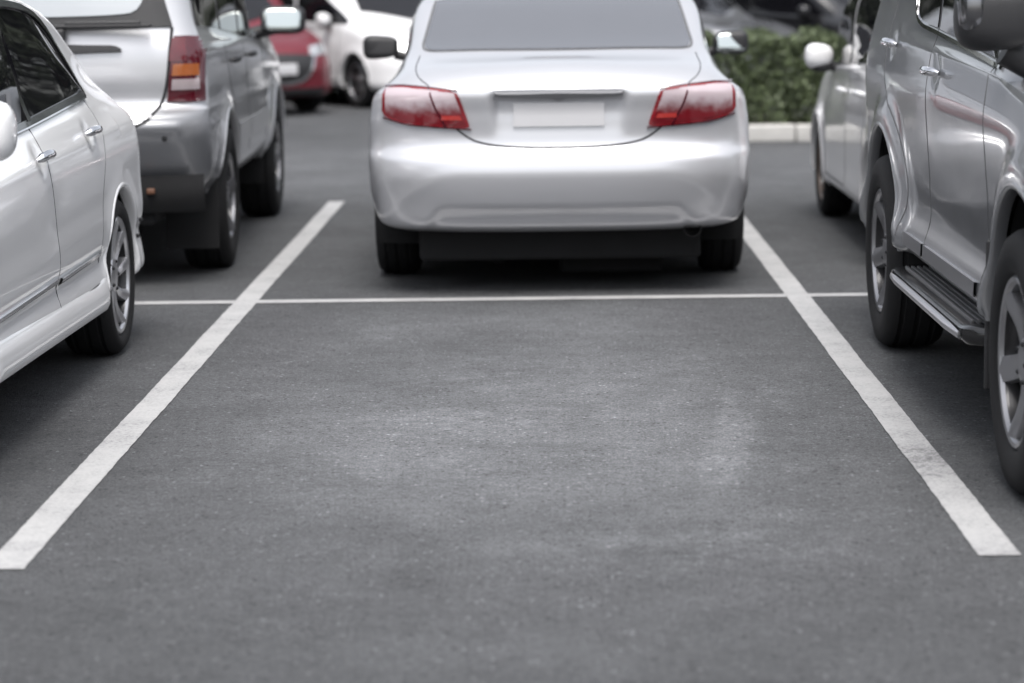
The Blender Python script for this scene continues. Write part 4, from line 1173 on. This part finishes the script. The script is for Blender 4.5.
def heading(deg):     # nose direction: deg from straight at the camera, turned to the viewer's right
    a = math.radians(deg); h = Vector((math.sin(a), -math.cos(a), 0))
    return h, math.atan2(h.y, h.x)-PI/2
def place_nose(nose, deg, L):
    h, rz = heading(deg)
    p = Vector((*nose, 0))-h*L
    return (p.x, p.y, 0), rz
loc, rz = place_nose((-2.86, 25.9), 33, 4.0)
hatch('parked_hatchback', 'small red hatchback with chrome edged grille, nose towards the camera in the back row', loc, rz, M_red, L=4.0)
loc, rz = place_nose((-1.00, 27.25), 33, 4.1)
hatch('parked_hatchback', 'white hatchback beside the red car in the back row', loc, rz, M_white, L=4.1)
loc, rz = place_nose((2.75, 27.3), 52, 4.2)
hatch('parked_hatchback', 'dull silver car with black windscreen parked behind the hedge', loc, rz, M_sil2, L=4.2)
loc, rz = place_nose((4.7, 28.6), 40, 4.2)
hatch('parked_hatchback', 'black car parked behind the right end of the hedge', loc, rz, M_dark, L=4.2)

# ------------------------------------------------------------------ kerb, bed, hedge
mb = MB()
x0, x1, y0, y1 = .55, 4.6, 21.15, 22.9
for k_ in range(5):
    wk = (x1-x0)/5
    mb.box((x0+wk*(k_+.5), y0+.09, .075+.002*math.sin(k_*2.3)), (wk-.012, .18, .15), bev=.018)
mb.box(((x0+x1)/2, y1-.09, .075), (x1-x0, .18, .15), bev=.02)
mb.box((x0+.09, (y0+y1)/2, .075), (.176, y1-y0-.37, .149), bev=.02)
mb.box((x1-.09, (y0+y1)/2, .075), (.176, y1-y0-.37, .149), bev=.02)
tag(mb.build('kerb', M_conc), kind='structure')
mb = MB(); mb.box(((x0+x1)/2, (y0+y1)/2, .06), (x1-x0-.37, y1-y0-.37, .12)); tag(mb.build('soil_bed', M_soil), kind='structure')

def leaf_mat(name, c):
    m = bpy.data.materials.new(name); m.use_nodes = True
    t = m.node_tree; b = t.nodes['Principled BSDF']
    gi = t.nodes.new('ShaderNodeNewGeometry')
    cr = t.nodes.new('ShaderNodeValToRGB')
    cr.color_ramp.elements[0].color = (c[0]*.55, c[1]*.55, c[2]*.55, 1)
    cr.color_ramp.elements[1].color = (c[0]*1.6, c[1]*1.5, c[2]*1.5, 1)
    t.links.new(gi.outputs['Random Per Island'], cr.inputs[0]); t.links.new(cr.outputs[0], b.inputs['Base Color'])
    b.inputs['Roughness'].default_value = .5
    return m
M_leaf = leaf_mat('hedge_leaf', (.088, .118, .060))
M_leaf2 = leaf_mat('tree_leaf', (.03, .042, .022))
M_bark = mat('bark', (.09, .075, .06), .9, noise=.35, nscale=14, bump=.6, bscale=30)

def leaves(pts, size, nrm=None, seed=1):
    r = np.random.default_rng(seed)
    n = len(pts)
    d = r.normal(size=(n, 3)); d /= np.linalg.norm(d, axis=1, keepdims=True)
    if nrm is not None:
        d = d+nrm*.8; d /= np.linalg.norm(d, axis=1, keepdims=True)
    t = np.cross(d, r.normal(size=(n, 3))); t /= np.linalg.norm(t, axis=1, keepdims=True)
    b = np.cross(d, t)
    s = size*r.uniform(.6, 1.3, (n, 1))
    V = np.stack([pts-t*s, pts+b*s*.45+d*s*.12, pts+t*s, pts-b*s*.45+d*s*.12], 1).reshape(-1, 3)
    F = np.arange(n*4).reshape(-1, 4)
    return V, F
def leaf_obj(name, pts, size, m, parent=None, nrm=None, seed=1):
    V, F = leaves(pts, size, nrm, seed)
    me = bpy.data.meshes.new(name)
    me.vertices.add(len(V)); me.vertices.foreach_set('co', V.ravel())
    me.loops.add(len(F)*4); me.loops.foreach_set('vertex_index', F.ravel().astype(np.int32))
    me.polygons.add(len(F)); me.polygons.foreach_set('loop_start', np.arange(0, len(F)*4, 4, dtype=np.int32))
    me.materials.append(m); me.update(calc_edges=True)
    o = bpy.data.objects.new(name, me); C.objects.link(o)
    if parent: o.parent = parent
    return o
r = np.random.default_rng(3)
n = 42000
hx0, hx1, hy0, hy1, hz = x0+.14, x1-.12, y0+.22, y1-.2, .90
u = r.uniform(size=(n, 3))
P = np.stack([hx0+u[:, 0]*(hx1-hx0), hy0+u[:, 1]*(hy1-hy0), .1+u[:, 2]*(hz-.1)], 1)
face = r.integers(0, 6, n)
dep = np.abs(r.normal(0, .05, n))
P[face <= 1, 1] = hy0+dep[face <= 1]
P[face == 2, 2] = hz-dep[face == 2]
P[face == 3, 0] = hx0+dep[face == 3]
P[face == 4, 0] = hx1-dep[face == 4]
bumpy = .05*np.sin(P[:, 0]*5.1+1.3)*np.sin(P[:, 1]*6+P[:, 2]*7)+.03*np.sin(P[:, 0]*13+P[:, 2]*9)
P[:, 2] += bumpy*(P[:, 2] > .6); P[:, 1] -= bumpy*(face <= 1)
hr = tag(empty('hedge', ((x0+x1)/2, (y0+y1)/2, .1)), 'clipped green hedge behind the concrete kerb, right of the central sedan', 'hedge')
Pl = P-np.array([(x0+x1)/2, (y0+y1)/2, .1])
leaf_obj('foliage', Pl, .034, M_leaf, hr, None, 5)
mb = MB()
for i in range(14):
    x = -1.7+3.4*i/13; mb.tube([(x, 0, -.05), (x+.08, .1, .3), (x-.05, -.15, .62)], [.03, .022, .012], n=6)
mb.build('branches', M_bark, hr)

# ------------------------------------------------------------------ trees around the car park
def tree(name, label, x, y, h, rad, z0, seed, n=17000, group='trees round the car park'):
    rt = tag(empty(name, (x, y, 0)), label, 'tree', group)
    rr = np.random.default_rng(seed)
    mb = MB()
    mb.tube([(0, 0, 0), (.05, .03, z0*.6), (.0, .08, z0+(h-z0)*.4), (.1, 0, h*.85)], [.2, .17, .12, .03], n=10)
    tips = []
    for k in range(9):
        a = 2*PI*k/9+rr.uniform(0, .5); zz = z0+(h-z0)*rr.uniform(.0, .5); e = rad*rr.uniform(.5, .85)
        tip = (e*math.cos(a), e*math.sin(a), zz+rr.uniform(.3, 1.3))
        mb.tube([(0, 0, zz-.3), (tip[0]*.5, tip[1]*.5, (zz+tip[2])/2), tip], [.08, .05, .02], n=6); tips.append(tip)
    mb.build('trunk', M_bark, rt)
    cl = []
    for k in range(34):
        a = rr.uniform(0, 2*PI); e = rad*math.sqrt(rr.uniform(0, 1))*.85
        cl.append((e*math.cos(a), e*math.sin(a), z0+(h-z0)*rr.uniform(.1, .92)*(1-.25*(e/rad)**2)))
    cl += tips
    cl = np.array(cl)
    w = rr.integers(0, len(cl), n)
    d = rr.normal(size=(n, 3)); d /= np.linalg.norm(d, axis=1, keepdims=True)
    P = cl[w]+d*(rr.uniform(.35, 1, (n, 1))**.5)*rad*.27*np.array([1, 1, .7])
    leaf_obj('crown', P, .085, M_leaf2, rt, None, seed)
    return rt
back = [(-9.5, 33), (-6.2, 34.5), (-3.2, 35.5), (-.6, 33.6), (2.2, 35), (4.8, 33.2), (7.6, 34.8), (10.6, 33.4)]
for i, (x, y) in enumerate(back):
    tree('broadleaf_tree', 'dark broadleaf tree in the line behind the parked cars at the back', x, y, 6.0+.6*math.sin(i*2.1), 2.1, 1.0+.3*math.sin(i), 11+i)
side = [(-10.5, 2), (-11.6, 7), (-10.6, 12), (-11.4, 17.5), (-11, 23.5), (10.6, 1.5), (11.5, 6.5), (10.7, 12), (11.6, 17.5), (11, 23.5)]  # unseen rows, added close in to block low sky and darken car sides
for i, (x, y) in enumerate(side):
    tree('broadleaf_tree', 'unseen dark broadleaf tree added at the side edge of the car park', x, y, 6.5+.5*math.sin(i*1.9), 2.6, 1.0, 31+i, group='unseen trees added beside the car park')
# clipped dark shrubs closing the back of the car park
for i in range(9):
    x = -11+2.9*i; y = 31.6+.5*math.sin(i*1.7)
    rt = tag(empty('shrub', (x, y, 0)), 'dark rounded shrub in the row at the back of the car park', 'shrub', 'shrubs at the back')
    rr = np.random.default_rng(60+i)
    d = rr.normal(size=(6500, 3)); d /= np.linalg.norm(d, axis=1, keepdims=True); d[:, 2] = np.abs(d[:, 2])
    k = rr.uniform(.6, 1, (6500, 1))**.5*(1+.14*np.sin(d[:, :1]*5+i)*np.sin(d[:, 2:3]*6+d[:, 1:2]*4))
    P = d*k*np.array([1.6, .9, 1.7])
    leaf_obj('foliage', P, .07, M_leaf2, rt, None, 80+i)
    mb = MB(); mb.tube([(0, 0, 0), (.05, 0, .7)], [.07, .03], n=8)
    for k_ in range(5):
        a = k_*1.3; mb.tube([(0, 0, .2), (.5*math.cos(a), .4*math.sin(a), 1.0)], [.04, .015], n=6)
    mb.build('stems', M_bark, rt)
